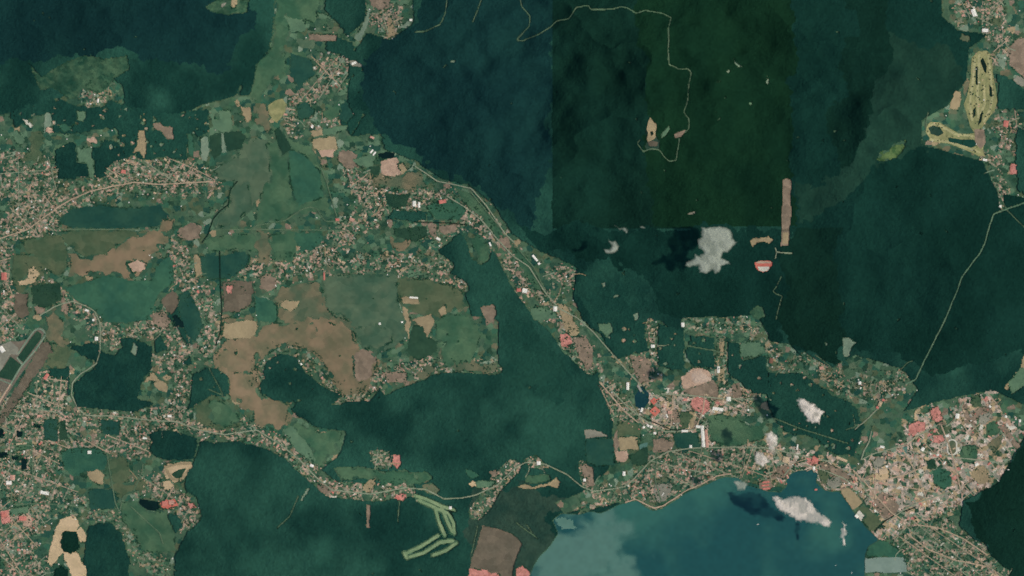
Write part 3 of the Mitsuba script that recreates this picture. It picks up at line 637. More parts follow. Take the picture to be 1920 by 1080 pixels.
ISLES = [  # woods standing in the plains
    ('f_mid', 'teal woods with clearings in the north-west plain', P('20,212 60,196 110,186 150,200 210,190 262,204 330,214 392,204 392,250 376,256 374,262 366,250 352,250 350,300 300,296 280,300 258,298 250,240 200,240 150,250 104,250 98,212 60,222 30,240')),
    ('f_mid', 'wood along the foot of the highway', P('1130,640 1150,622 1206,602 1216,660 1178,664 1160,672')),
    ('f_mid', 'wood between the northern strip hamlet and the villas', P('1236,606 1282,622 1284,690 1262,694 1236,684 1230,640')),
    ('f_mid', 'wood south of the villas', P('1362,640 1384,644 1390,676 1436,668 1442,740 1402,736 1386,712 1362,700')),
    ('f_mid', 'wood on the slope by the river', P('612,60 660,80 680,130 652,150 656,110 612,96')),
    ('f_mid', 'wooded lots of the plain', P('640,200 684,210 660,254 640,236')),
    ('f_teal', 'grove in the plain', P('740,392 800,392 800,412 770,414 730,410')),
    ('f_mid', 'wooded garden belt south of the plain', P('330,560 350,620 360,680 330,700 300,690 290,640')),
    ('f_mid', 'grove beside the airfield', P('96,690 130,690 132,740 110,750 90,720')),
    ('f_isle', 'dark wood ringed by a pale lane beside the airfield', P('130,652 200,640 240,628 284,650 286,690 266,714 256,746 290,756 262,768 230,776 166,776 146,762 138,722 186,682')),
    ('f_isle', 'dark wood in the crook of the south-western road', P('276,816 320,798 346,800 370,826 366,860 340,862 312,862 285,850')),
    ('f_isle', 'wooded hill', P('166,986 234,978 246,1036 236,1140 166,1140 158,1060')),
    ('f_teal', 'rounded wooded knoll at the edge of the brown plain', P('500,664 530,652 560,662 580,690 612,720 640,742 620,762 560,752 520,754 490,736 484,704')),
    ('f_dark', 'round dark copse between the sand lobes', P('118,996 130,990 146,1000 150,1016 150,1030 138,1038 122,1036 114,1024')),
    ('f_dark', 'small copse south of the sand lobes', P('102,1070 116,1062 128,1070 128,1100 102,1100')),
    ('f_teal', 'grove of trees', P('312,968 332,962 346,986 330,1000 316,990')),
    ('f_mid', 'wooded strip of the plain', P('150,300 186,280 200,262 224,268 236,300 200,330 184,336 180,300')),
    ('f_isle', 'dark wooded square beside the L-shaped pale field', P('104,282 140,266 146,306 164,306 168,332 110,336')),
    ('f_isle', 'dark wood east of the L-shaped pale field', P('176,278 230,276 236,300 206,318 190,340 180,330')),
    ('f_mid', 'wooded strip', P('216,230 250,240 256,290 236,296 226,262')),
    ('f_teal', 'tree belt', P('388,690 410,694 430,708 430,740 400,744 372,756 352,770 346,730 366,700')),
    ('f_mid', 'grove behind the villas', P('1298,630 1340,632 1346,690 1300,686 1286,660')),
    ('f_dark', 'town wood', P('1196,905 1216,898 1226,910 1222,936 1206,930')),
    ('f_teal', 'town wood', P('1262,870 1310,864 1318,890 1290,906 1262,890')),
    ('f_mid', 'wooded valley', P('1440,700 1500,700 1560,740 1600,760 1620,800 1600,856 1560,850 1530,820 1470,810 1440,760')),
    ('f_mid', 'town wood', P('1330,842 1350,846 1346,872 1330,872')),
    ('f_teal', 'wood beside the yellowish golf course', P('1872,140 1900,150 1925,170 1925,206 1870,206')),
    ('f_teal', 'coastal wood', P('1908,240 1980,240 1980,380 1910,360 1904,300')),
    ('f_dark', 'dark wooded square', P('1098,824 1150,824 1152,872 1118,874 1100,866')),
    ('f_teal', 'wood by the river', P('506,-60 520,-60 512,60 502,100 486,120 470,180 450,180')),
    ('f_teal', 'wood between the roads', P('612,-60 690,-60 684,40 650,70 640,50 610,20')),
    ('f_teal', 'tree belt', P('820,448 850,446 872,500 880,540 866,538 830,506')),
    ('f_isle', 'dark wood', P('700,700 720,744 660,760 700,742')),
]
FORESTS = [
    ('f_teal', 'teal-green forest covering the southern and eastern hills', [(-60, -60), (1980, -60), (1980, 1140), (-60, 1140)]),
    ('f_blue', 'blue-green forest on the hills in the north-west corner', P('-60,-60 490,-60 470,60 430,130 250,104 60,112 -60,150')),
    ('f_blue', 'blue-green forest on the northern hills beside the river valley', P('740,70 780,40 800,-60 1035,-60 1035,300 1000,428 960,428 880,346 760,290 690,240 690,110')),
    ('f_east', 'dark green forest over the eastern hills', P('1480,-60 1980,-60 1980,640 1760,700 1600,650 1480,640')),
    ('f_dark', 'dark forest on the western flank of the mountain with a straight edge', P('1035,-60 1300,-60 1260,200 1320,428 1035,428')),
    ('f_olive', 'olive-green forest on the mountain around the mountain-top clearing', P('1180,-60 1484,-60 1484,425 1240,425 1200,250')),
    ('f_ridge', 'greyish green forest on the ridges west of the yellowish golf course', P('1610,150 1650,60 1770,80 1800,160 1760,230 1730,290 1650,320 1560,384 1490,424 1490,350 1580,330 1606,240')),
    ('f_dark', 'dark forest in the valley east of the mountain', P('1565,-60 1670,-60 1655,150 1590,320 1560,300 1560,200 1600,60')),
    ('f_east', 'dark green forest south of the mountain', P('960,428 1482,428 1470,520 1450,640 1280,600 1240,600 1180,520 1080,490 1010,470')),
    ('f_dark', 'dark forest below the long bare airstrip in the forest', P('1484,428 1572,428 1572,690 1480,640 1450,600 1466,520')),
    ('f_mid', 'lighter forest beside the highway', P('1105,506 1150,496 1190,530 1202,600 1170,656 1110,622 1080,570')),
    ('f_mid', 'pale green forest between the plain and the highway', P('940,600 1000,596 1052,660 1090,700 1040,760 1000,720 960,740 930,700')),
    ('f_umber', 'brownish mangrove forest behind the bay', P('900,935 960,900 1050,930 1090,930 1060,958 1034,975 1046,1000 1010,1040 985,1100 900,1140 860,1000')),
    ('f_dark', 'dark forest on the headland east of the harbour town', P('1870,880 1925,820 1980,820 1980,1140 1880,1140 1840,1040 1832,985 1812,940')),
]

# ---------------------------------------------------------------- regions -> polygons
sea = SEA
frame = box(-55, -55, 1975, 1135)
vil_polys = []
for k, (phrase, cls, dens, pal, out) in enumerate(VILLAGES):
    g = band(out[0], out[1], k) if isinstance(out, tuple) else ragged(out, 3.0, 5.0, k)
    vil_polys.append(g.difference(sea.buffer(-1)))
field_polys = [(c, noun, ragged(P(pts), 2.0, 1.3, k, 1.3)) for k, (c, noun, pts) in enumerate(parse(FIELDS))]
SITE = {}
FAIRWAYS = ('778,929 800,936 826,948 852,957', '784,937 812,950 838,962', '816,950 822,975 834,1004', '828,952 838,975 848,998', '840,960 850,980 852,1000', '762,1037 790,1024 812,1010 822,1004', '768,1044 795,1036 826,1016 850,1014', '812,1041 836,1032 856,1018', '758,1036 764,1046')


def site(name, pts, amp=1.0):
    SITE[name] = ragged(P(pts), amp, 3.0, len(SITE) + 50)
    return SITE[name]


site('golf_north', '1822,108 1834,96 1850,95 1859,104 1862,140 1866,160 1870,190 1864,208 1850,226 1840,242 1848,262 1842,282 1846,292 1836,294 1810,282 1778,270 1748,266 1734,250 1736,238 1742,230 1758,230 1778,240 1800,253 1826,250 1818,236 1812,214 1806,196 1814,176 1820,140')
site('airstrip', '1466,338 1475,334 1483,340 1482,380 1483,400 1480,430 1478,461 1462,462 1464,430 1463,400 1466,370')
site('pit', '1414,492 1424,488 1440,488 1449,492 1446,500 1440,508 1430,511 1420,507 1415,500', .6)
site('summit', '1208,250 1212,232 1217,222 1222,228 1230,236 1228,256 1236,266 1234,282 1212,284 1206,276 1212,268 1210,262', .8)
site('airfield', '85,620 76,614 66,616 52,636 36,640 18,640 -8,652 -8,775 30,715 60,672', .3)

# ---------------------------------------------------------------- 1. the ground sheet, the sea bed cut in
sx = np.concatenate([-np.geomspace(40000, 8800, 24)[:-1], np.arange(-8800, 8801, 32.0), np.geomspace(8800, 40000, 24)[1:]])
sy = np.concatenate([-np.geomspace(40000, 5200, 24)[:-1], np.arange(-5200, 5201, 32.0), np.geomspace(5200, 40000, 24)[1:]])
gx, gy = np.meshgrid(sx, sy, indexing='ij')
gz = H(gx, gy)
uu, vv = gx / U + CX, CY - gy / U
pts = shapely.points(uu.ravel(), vv.ravel())
shapely.prepare(sea)
insea = shapely.contains(sea, pts).reshape(gx.shape)
dsea = np.zeros(gx.shape)
dsea[insea] = shapely.distance(sea.exterior, pts[insea.ravel()])
gz = np.where(insea, np.minimum(gz, 3 - dsea * U * 0.25).clip(-14), gz)


gm = trimesh.Trimesh(*grid_mesh(gx, gy, gz), process=False)
put('ground', gm, 'plain', said('green plain of grass and paddies under the villages and fields'), 'ground', 'structure', smooth=True)

# ---------------------------------------------------------------- 2. parcels, later ones cut out of earlier ones
layers = [(c, 'v', k, g) for k, ((ph, c, *_), g) in enumerate(zip(VILLAGES, vil_polys))] + [(c, noun, k, g) for k, (c, noun, g) in enumerate(field_polys)]
taken = unary_union([s for s in SITE.values()])
final = []
for c, noun, k, g in reversed(layers):
    g2 = g.difference(taken).buffer(0)
    if noun not in ('v',) or True:
        g2 = g2.difference(sea.buffer(-0.5)) if c != 'mud' else g2
    final.append((c, noun, k, g2))
    taken = taken.union(g)
final.reverse()
COL = {'sage': 'pale green', 'palesage': 'pale grey-green', 'green': 'green', 'teal': 'teal-green', 'dteal': 'dark teal', 'dgreen': 'dark green', 'olive': 'olive', 'brown': 'brown', 'khaki': 'khaki', 'meadow': 'soft green', 'umber': 'dark brown', 'pinkbrown': 'pinkish brown',
       'tan': 'tan', 'sand': 'sandy', 'pinksoil': 'pink-tan', 'rose': 'rose', 'red': 'red', 'grey': 'grey', 'white': 'whitish', 'golf': 'yellow-green', 'lime': 'yellow-green', 'scrub': 'mottled green', 'pond': 'black', 'bluepond': 'dark blue', 'mud': 'milky green', 'jetty': 'pale grey-green'}
fields_geo, solid_fields = [], []
OWN = {'L-shaped paddy field': 'pale green L-shaped paddy field between two dark woods in the north-west', 'rounded paddy field': 'rounded yellow-green field at the southern end of the river valley',
       'leaf-shaped paddy field': 'light green leaf-shaped field at the edge of the forest beside the highway', 'tan earthwork square': 'square tan earthworks south-east of the rounded yellow-green field',
       'orange earthwork square': 'square orange-pink earthworks where the forest road begins', 'boot-shaped dry plain': 'large brown dry plain shaped like a boot round a wooded knoll',
       'diamond-shaped bare field': 'dark brown diamond-shaped bare field beside a dark teal paddy', 'riverside dry field': 'broad brown dry field just south of the straight road across the plain',
       'dark square plantation': 'dark brown square plantation with rose earth along its southern edge', 'cleared yellow hilltop': 'yellowish cleared hilltop with a wooded hollow in its middle',
       'round pink quarry': 'round pink-brown bare ground cut by the eastern edge of the picture', 'rectangular pond': 'black rectangular pond beside the red roofed compound',
       'paved town square': 'pale sandy square in the heart of the harbour town', 'pale jetty flat': 'pale rectangular flat at the water edge south of the harbour town', 'lake': 'dark blue lake north-west of the coral ring-shaped roofs'}
FUZZ = {'brown': 12.0, 'khaki': 11.0} | {k: 8.0 for k in ('meadow', 'green', 'olive', 'scrub')} | {'umber': 3.0, 'lime': 9.0} | {k: 2.2 for k in ('teal', 'dteal', 'dgreen', 'sage', 'pinkbrown')} | {k: 1.5 for k in ('tan', 'sand', 'palesage', 'pinksoil', 'rose', 'red', 'grey')}
CRISP = ('pond', 'bluepond', 'white', 'mud', 'jetty')
SITES_U = unary_union(list(SITE.values()) + [sea])
shapely.prepare(SITES_U)
for n, (c, noun, k, g) in enumerate(final):
    if noun == 'v':
        continue
    m = frayed(g, 2.6 + (n % 6) * 0.8, FUZZ.get(c, 1.2), n, limit=SITES_U) if c not in CRISP else drape(g, 2.6 + (n % 6) * .8)
    if m is None:
        continue
    if noun == 'v':
        continue
        put('village_ground', m, c, said(f'patchy earth and gardens of the {VILLAGES[k][0]}'), 'village ground', 'structure', var=(k % 9) / 9)
        continue
    fields_geo.append(g)
    if not any(q in noun for q in ('quarter', 'housing', 'plots', 'lots', 'village ground', 'house lot', 'estate', 'levelled', 'yard', 'roadside')):
        solid_fields.append(g)
    cc = field_polys[k][2].representative_point()
    r = field_polys[k][2].minimum_rotated_rectangle
    e = np.array(r.exterior.coords)
    s1, s2 = sorted([np.hypot(*(e[1] - e[0])), np.hypot(*(e[2] - e[1]))])
    shape = 'long ' if s2 > 3 * s1 else 'small ' if s1 * s2 < 260 else 'large ' if s1 * s2 > 3500 else ''
    word = noun.split()[-1]
    key = {'pond': 'pond', 'lake': 'pond', 'reservoir': 'pond', 'clearing': 'clearing', 'opening': 'clearing', 'meadow': 'meadow', 'spit': 'bare_plot', 'quarry': 'quarry', 'flat': 'mudflat'}.get(word, 'bare_plot' if c in ('tan', 'sand', 'pinksoil', 'rose', 'red', 'grey', 'white', 'pinkbrown') else 'field')
    col = COL[c]
    lead = f'{shape}{noun}' if col.split()[0] in noun else f'{shape}{col} {noun}'
    put(key, m, c, said(OWN[noun]) if noun in OWN else unique(lead, cc.x, cc.y), key.replace('_', ' '), 'structure', var=(k % 13) / 13)

# patchy yards of the villages: more in the heart, frayed outwards
hard0 = unary_union(fields_geo + list(SITE.values()))
shapely.prepare(hard0)
YS = 11.0 / U
MIXES = {'vil_p': [('', 4), ('vil_p', 5.5), ('sage', 2), ('tan', 1), ('pinksoil', .9), ('pinkbrown', 1.2), ('dgreen', 1.2), ('olive', 1.6), ('vil_g', 3), ('meadow', 1.5), ('grey', .4), ('white', .15)],
         'vil_g': [('', 5), ('vil_g', 4), ('sage', 1.6), ('tan', .8), ('pinkbrown', .8), ('olive', 1.2), ('palesage', .8)],
         'town': [('', 1), ('town', 8), ('sage', 1.2), ('tan', 2), ('sand', 1), ('pinksoil', 1.6), ('pinkbrown', 1.2), ('dgreen', 1), ('olive', 1.3), ('grey', 2), ('palesage', 1.2), ('rose', .3), ('white', .6)]}


def plots(w, z, keep, mxx, myy, size, mix, seed):
    """Cells of a grid as quads of their own, each in the class of the plot it falls in; plots are cells of a jittered, slightly turned lattice."""
    pr = np.random.default_rng(seed + 400)
    x0, x1, y0, y1 = mxx.min() - size, mxx.max() + size, myy.min() - size, myy.max() + size
    ax, ay = np.meshgrid(np.arange(x0, x1 + size, size), np.arange(y0, y1 + size, size * .8))
    sd = np.column_stack([ax.ravel(), ay.ravel()]) + pr.uniform(-.42, .42, (ax.size, 2)) * size
    from scipy.spatial import cKDTree
    wx = mxx + (meshkit.noise(np.stack([mxx / 4, myy / 4, mxx * 0], -1), 71) - .5) * size * .3
    near = cKDTree(sd).query(np.column_stack([wx.ravel(), myy.ravel()]))[1]
    names = [m for m, _ in mix]
    p = np.array([q for _, q in mix], float)
    pick = pr.choice(len(mix), len(sd), p=p / p.sum())[near]
    ids_ = np.array([CN.index(m) if m else -1 for m in names])[pick]
    k2 = keep.ravel() & (ids_ >= 0)
    V = np.dstack([w, z])
    quad = np.stack([V[:-1, :-1], V[:-1, 1:], V[1:, 1:], V[1:, :-1]], 2).reshape(-1, 4, 3)[k2]
    n = len(quad)
    f = np.arange(n * 4).reshape(n, 4)
    return quad.reshape(-1, 3), np.vstack([f[:, [0, 1, 2]], f[:, [0, 2, 3]]]), np.column_stack([np.repeat((ids_[k2] + .5) / 64, 4), np.repeat((near[k2] % 17) / 17, 4)])


for k, ((phrase, cls, dens, pal, out), g) in enumerate(zip(VILLAGES, vil_polys)):
    x0, y0, x1, y1 = g.buffer(13).bounds
    yx, yy = np.meshgrid(np.arange(x0, x1, YS), np.arange(y0, y1, YS), indexing='ij')
    mxx, myy = yx[:-1, :-1] + YS / 2, yy[:-1, :-1] + YS / 2
    pp = shapely.points(mxx.ravel(), myy.ravel())
    shapely.prepare(g)
    sd = shapely.distance(g.boundary, pp) * np.where(shapely.contains(g, pp), 1, -1)
    q3 = np.column_stack([mxx.ravel() / 7.5, myy.ravel() / 7.5, np.full(len(pp), k)])
    sc = meshkit.fbm(q3, 3, 61) + np.clip(sd, -13, 11) * {'town': .016, 'vil_p': .011, 'vil_g': .01}[cls] + {'town': .05, 'vil_p': -.03, 'vil_g': -.05}[cls] - (.03 if g.area > 9000 and cls != 'town' else 0)
    keep = (sc > .5) & (sd > -12) & ~shapely.contains(hard0, pp) & ~shapely.contains(sea, pp)
    yr = np.random.default_rng(k)
    yx, yy = yx + yr.uniform(-.3, .3, yx.shape), yy + yr.uniform(-.3, .3, yx.shape)
    w = G(np.stack([yx, yy], -1))
    size = {'town': 8.5, 'vil_p': 4.6, 'vil_g': 5.0}[cls]
    qv, qf, qu = plots(w, H(w[..., 0], w[..., 1]) + 2.2 + .7 * (k % 5), keep.reshape(mxx.shape), mxx, myy, size, MIXES[cls], k)
    put('village_ground', trimesh.Trimesh(qv, qf, process=False), None, said(f'patchy earth yards of the {phrase}'), 'village ground', 'structure', uv=qu)

# gardens cleared out of the woods that stand in the plains
og = np.random.default_rng(57)
woods_in = unary_union([Polygon(q).buffer(0) for c, _, q in ISLES if c in ('f_mid', 'f_teal')])
spots_ = []
for t in range(420):
    ux, uy = (og.uniform(5, 395), og.uniform(160, 300)) if t < 170 else (og.uniform(1130, 1640), og.uniform(600, 860)) if t < 350 else (og.uniform(240, 700), og.uniform(520, 780))
    r_ = og.uniform(1.6, 5.0)
    if woods_in.contains(Point(ux, uy)):
        spots_.append(ragged([(ux + r_ * og.uniform(.7, 1.3) * math.cos(a_), uy + r_ * og.uniform(.5, 1.0) * math.sin(a_)) for a_ in np.linspace(0, 5.6, 8)], .8, 1.5, t))
OPENINGS = unary_union(spots_).difference(hard0).difference(sea)
shapely.prepare(OPENINGS)
YS = 9.0 / U
yx, yy = np.meshgrid(np.arange(-20, 1680, YS), np.arange(140, 880, YS), indexing='ij')
mxx, myy = yx[:-1, :-1] + YS / 2, yy[:-1, :-1] + YS / 2
keep = shapely.contains_xy(OPENINGS, mxx.ravel(), myy.ravel()).reshape(mxx.shape)
w = G(np.stack([yx, yy], -1))
qv, qf, qu = plots(w, H(w[..., 0], w[..., 1]) + 3.0, keep, mxx, myy, 6, [('sage', 3), ('palesage', 2.5), ('meadow', 3), ('tan', 1.2), ('pinkbrown', 1), ('vil_p', 2), ('olive', 1.5), ('pinksoil', .5)], 58)
put('woodland_gardens', trimesh.Trimesh(qv, qf, process=False), None, said('pale little gardens cleared among the woods of the plain'), 'gardens', 'stuff', uv=qu)

# garden plots of the open plain, too many to name
x0, y0, x1, y1 = -20, -20, 1940, 1100
YS = 14.0 / U
yx, yy = np.meshgrid(np.arange(x0, x1, YS), np.arange(y0, y1, YS), indexing='ij')
mxx, myy = yx[:-1, :-1] + YS / 2, yy[:-1, :-1] + YS / 2
plain0 = unary_union([Polygon(q).buffer(0) for q in PLAINS]).difference(unary_union([Polygon(q).buffer(1) for _, _, q in ISLES] + [sea.buffer(3)])).difference(hard0)
shapely.prepare(plain0)
keep = shapely.contains_xy(plain0, mxx.ravel(), myy.ravel()).reshape(mxx.shape)
yr = np.random.default_rng(99)
w = G(np.stack([yx + yr.uniform(-.4, .4, yx.shape), yy + yr.uniform(-.4, .4, yx.shape)], -1))
qv, qf, qu = plots(w, H(w[..., 0], w[..., 1]) + 1.4, keep, mxx, myy, 11, [('', 12), ('sage', 3), ('green', 3.5), ('dteal', 3), ('teal', 3), ('olive', 3), ('scrub', 3), ('dgreen', 1.5), ('meadow', 4), ('khaki', 1.6), ('palesage', 1), ('tan', .4), ('pinkbrown', .6)], 99)
put('garden_plots', trimesh.Trimesh(qv, qf, process=False), None, said('patchwork of little gardens, paddies and scrub covering the open plain'), 'gardens', 'stuff', uv=qu)

# ---------------------------------------------------------------- 3. roads, trails, ditches, rivers
LINES = '''
trail|840,-8 836,28 826,48 800,60 778,62
trail|906,-8 896,22 886,46
trail|974,-8 978,14 994,32 992,52 974,70 968,76 980,78 1012,66 1034,52 1044,42 1066,38 1080,17 1103,13 1106,21 1150,20 1162,15 1176,18 1192,28 1208,22 1240,27 1257,35 1252,56 1251,100 1252,124 1262,127 1272,133 1288,131 1294,138 1290,160 1288,185 1285,200 1280,213 1290,225 1290,243 1283,250
trail|1272,262 1270,275 1266,302 1254,304 1244,295 1235,282 1220,280 1205,286 1193,270 1200,262
lane|1925,379 1886,392 1862,402 1855,420 1845,455 1835,475 1800,520 1790,550 1778,580 1765,610 1745,650 1730,680 1716,712 1696,720
trail|1864,344 1876,372 1886,392 1905,412 1925,430
trail|1464,518 1454,540 1448,546 1454,551 1466,555 1460,575 1455,600
road|1452,464 1455,473 1484,475
road|1455,474 1452,486
pinkroad|-8,450 52,430 104,392 130,376 166,360 208,350 250,342 300,346 400,340
trail|106,430 200,430 292,431
trail|397,431 480,430 560,431 652,432
trail|480,423 536,413 562,395 580,388 594,391 602,405 610,415 642,415
trail|600,310 612,340 618,362 630,402 634,414
road|778,312 800,326 820,340 850,346 884,354 912,386 930,412 948,440 966,456
road|838,368 868,386 900,410 918,430 930,446 962,480 992,500 1022,548 1048,578 1082,596 1112,622 1152,668 1178,698 1202,722
trail|884,362 940,430 1000,500 1024,548
road|74,592 104,574 122,568 136,565 162,574 178,584 188,606 188,660 181,682 150,702 136,718 134,740 146,766 162,779 216,780 262,786 332,791 372,806 422,815 482,806 524,832 562,862 592,894 622,918 694,926 762,914 800,918 832,935
road|832,935 866,934 892,928 932,910 962,880 986,866 1022,870 1064,890 1090,912 1112,921 1142,918 1172,912 1192,894 1222,862 1254,846 1300,840 1372,838 1440,840 1500,854 1560,866
pinkroad|1600,882 1622,905 1646,934 1672,962 1700,980
road|1614,862 1640,850 1690,836 1730,812 1760,796
pinkroad|1690,838 1712,876 1730,916 1742,950
road|1730,846 1780,856 1830,862 1884,868
pinkroad|1764,796 1776,826 1790,868 1800,916
pinkroad|1640,905 1690,892 1740,872
road|1500,868 1540,880 1580,896 1602,910
road|1806,752 1790,790 1772,800
pinkroad|1700,1000 1740,1030 1790,1050 1850,1062
pinkroad|1720,984 1760,990 1806,1010 1850,1040
road|1240,738 1300,742 1360,748 1420,748
pinkroad|1258,800 1262,740
pinkroad|1304,806 1318,770 1322,738
trail|1232,850 1228,900 1240,940
trail|1400,842 1392,880 1360,892
pinkroad|1172,942 1192,936 1212,946 1226,953 1244,948 1262,936 1290,918 1318,906 1346,892 1372,888
trail|0,838 40,834 60,836 62,900
trail|20,836 22,946 78,944 136,948 166,958 216,966 236,986
trail|200,848 204,872 216,942 224,960 232,930 262,920
trail|246,950 300,1000 306,1020
trail|240,1036 310,1060 330,1070
trail|268,870 266,888 250,922
road|1138,722 1160,746 1182,768 1212,790 1248,810 1300,806 1330,792
trail|1452,784 1490,800 1522,810 1560,822 1592,832
road|1650,762 1628,784 1602,806
road|1634,808 1630,826 1620,846 1614,862
road|1600,880 1622,918 1634,938
trail|1586,806 1604,800 1600,778
road|1490,884 1480,878 1470,892
trail|1738,212 1734,226 1734,246
pinkroad|1124,716 1144,740 1170,770 1196,792
trail|1290,648 1320,654 1360,662
trail|1530,666 1560,690 1572,704
trail|1690,692 1700,680 1710,676
trail|405,660 412,640 398,668 380,650
road|1662,980 1700,952 1738,936 1780,924
trail|988,984 998,1000 1008,1010
trail|392,730 420,742 392,690
trail|560,930 545,966 520,990
trail|750,940 746,978
trail|896,986 884,1040
trail|1006,1008 990,996 968,980
'''
WIDTH = {'road': 17, 'lane': 20, 'pinkroad': 19, 'trail': 14, 'ditch': 16}
DITCH = '''
445,340 432,356 428,384 412,396 400,410 390,440 378,456
412,470 413,530 416,580 414,620 404,650
773,416 800,417 840,418 878,422
1212,786 1260,806 1300,806 1320,790
1640,996 1660,976 1690,960 1720,950
'''


def ribbon(pts, w, lift):
    ln = LineString(pts)
    s = ln.simplify(0.2).segmentize(4)
    q = np.array(s.coords)
    q += (meshkit.fbm(np.stack([q[:, 0] / 9, q[:, 1] / 9, q[:, 0] * 0], -1), 2, 5)[:, None] - .5) * 1.2
    ln = LineString(q)
    c = np.array([ln.interpolate(k).coords[0] for k in np.arange(0, ln.length, 2.0)])
    for _ in range(2):
        c[1:-1] = (c[:-2] + 2 * c[1:-1] + c[2:]) / 4
    p = G(c)
    t = np.gradient(p, axis=0)
    t /= np.linalg.norm(t, axis=1, keepdims=True)
    nn = np.stack([-t[:, 1], t[:, 0]], -1)
    hw = w / 2 * (0.75 + 0.5 * meshkit.noise(np.stack([p[:, 0] / 60, p[:, 1] / 60, p[:, 0] * 0], -1), 4))[:, None]
    v = np.concatenate([p + nn * hw, p - nn * hw])
    z = H(v[:, 0], v[:, 1])
    z = np.maximum(z[: len(p)], z[len(p):])
    v = np.column_stack([v, np.concatenate([z, z]) + lift])
    k = np.arange(len(p) - 1)
    n = len(p)
    return trimesh.Trimesh(v, np.vstack([np.stack([k, k + n, k + 1], -1), np.stack([k + 1, k + n, k + n + 1], -1)]), process=False), LineString(c)


road_lines = []
for n, (c, pts) in enumerate(tuple(q.strip() for q in ln.split('|')) for ln in LINES.strip().splitlines()):
    m, ln = ribbon(P(pts), WIDTH[c], 8.5 + (n % 5) * 0.9)
    road_lines.append((ln, WIDTH[c]))
    mid = ln.interpolate(.5, normalized=True)
    put('trail' if c == 'trail' else 'road', m, c, unique({'road': 'pale winding road', 'pinkroad': 'pinkish village road', 'lane': 'long pale green forest road', 'trail': 'thin pale track'}[c], mid.x, mid.y), 'track' if c == 'trail' else 'road', 'structure')
TURN = {}
for k, ((phrase, cls, dens, pal, out), g) in enumerate(zip(VILLAGES, vil_polys)):
    sr = np.random.default_rng(700 + k)
    TURN[k] = sr.uniform(0, 90)
    if isinstance(out, tuple) or g.area < 900 or cls == 'vil_g':
        continue
    gg = g.buffer(2)
    cx0, cy0 = gg.centroid.x, gg.centroid.y
    far = math.hypot(*(np.array(gg.bounds[2:]) - gg.bounds[:2]))
    for a0, gapw in ((0, 15), (90, 21)):
        d = np.array([math.cos(math.radians(TURN[k] + a0)), math.sin(math.radians(TURN[k] + a0))])
        nn = np.array([-d[1], d[0]])
        for o in np.arange(-far / 2, far / 2, gapw):
            o = o + sr.uniform(-4, 4)
            bend = sr.normal(0, 8)
            ln = LineString([(cx0 + nn[0] * (o + bend * math.sin(t * 3)) + d[0] * far * t, cy0 + nn[1] * (o + bend * math.sin(t * 3)) + d[1] * far * t) for t in np.linspace(-.6, .6, 25)]).intersection(gg.difference(hard0))
            for piece in getattr(ln, 'geoms', [ln]):
                if piece.geom_type != 'LineString' or piece.length < 14 or sr.random() < (.3 if cls == 'town' else .62):
                    continue
                m, l2 = ribbon(list(piece.coords), sr.uniform(8, 13), 7.0 + sr.uniform(0, 1.2))
                road_lines.append((l2, 8))
                mid = l2.interpolate(.5, normalized=True)
                put('street', m, 'pinkroad' if sr.random() < .5 else 'road', unique('narrow street', mid.x, mid.y), 'street', 'structure')
lr = np.random.default_rng(21)
for n in range(64):
    k = int(lr.integers(len(vil_polys)))
    g = max(getattr(vil_polys[k], 'geoms', [vil_polys[k]]), key=lambda t: t.area)
    if VILLAGES[k][1] == 'town' or not g.area:
        continue
    t = lr.uniform(0, g.exterior.length)
    p0, p1 = (np.array(g.exterior.interpolate(t + d).coords[0]) for d in (0, 3))
    nn = np.array([p1[1] - p0[1], p0[0] - p1[0]]) / 3
    if shapely.contains_xy(g, *(p0 + nn * 3)):
        nn = -nn
    L = lr.uniform(7, 22)
    side = np.array([-nn[1], nn[0]]) * lr.normal(0, .35)
    pts = [tuple(p0 - nn * 4), tuple(p0 + nn * L * .5 + side * 3), tuple(p0 + (nn + side) * L)]
    if sea.buffer(2).intersects(LineString(pts)):
        continue
    m, ln = ribbon(pts, lr.uniform(9, 15), 6.0 + (n % 5) * .5)
    road_lines.append((ln, 12))
    mid = ln.interpolate(.7, normalized=True)
    put('trail', m, lr.choice(['road', 'palesage', 'trail', 'tan']), unique('short pale lane', mid.x, mid.y), 'track', 'structure')
for n, pts in enumerate(DITCH.strip().splitlines()):
    m, ln = ribbon(P(pts), 16, 7.5 + n * .5)
    mid = ln.interpolate(.5, normalized=True)
    put('canal', m, 'ditch', unique('narrow dark canal', mid.x, mid.y), 'canal', 'structure')

# ---------------------------------------------------------------- 4. forest canopy: an uneven roof of crowns, with edges that drop to the ground
plain = unary_union([ragged(q, 3.5, 6, 20 + k) for k, q in enumerate(PLAINS)])
isles = [(c, lb, ragged(q, 2.0, 4, 40 + k)) for k, (c, lb, q) in enumerate(ISLES)]
open_land = unary_union([g.buffer(0) for _, nn, _, g in final if nn != 'v'] + [g.buffer(-1.5) for g in vil_polys] + list(SITE.values()) + [sea] + [LineString(P(q)).buffer(5) for q in FAIRWAYS] + [Polygon(P(q)).buffer(1) for q in ('1240,250 1246,246 1252,238 1254,244 1246,256 1238,262', '1262,254 1270,250 1284,245 1276,258 1264,261')])
roads_open = unary_union([ln.buffer((w / 2 + 5) / U) for ln, w in road_lines])
CS = 16.0
cx_, cy_ = np.arange(-8100, 8100.1, CS), np.arange(-4760, 4760.1, CS)
FX, FY = np.meshgrid(cx_, cy_, indexing='ij')
jit = np.random.default_rng(3)
FXj, FYj = FX + jit.uniform(-4, 4, FX.shape), FY + jit.uniform(-4, 4, FX.shape)
mx, my = FX[:-1, :-1] + CS / 2, FY[:-1, :-1] + CS / 2
mu, mv = mx / U + CX, CY - my / U


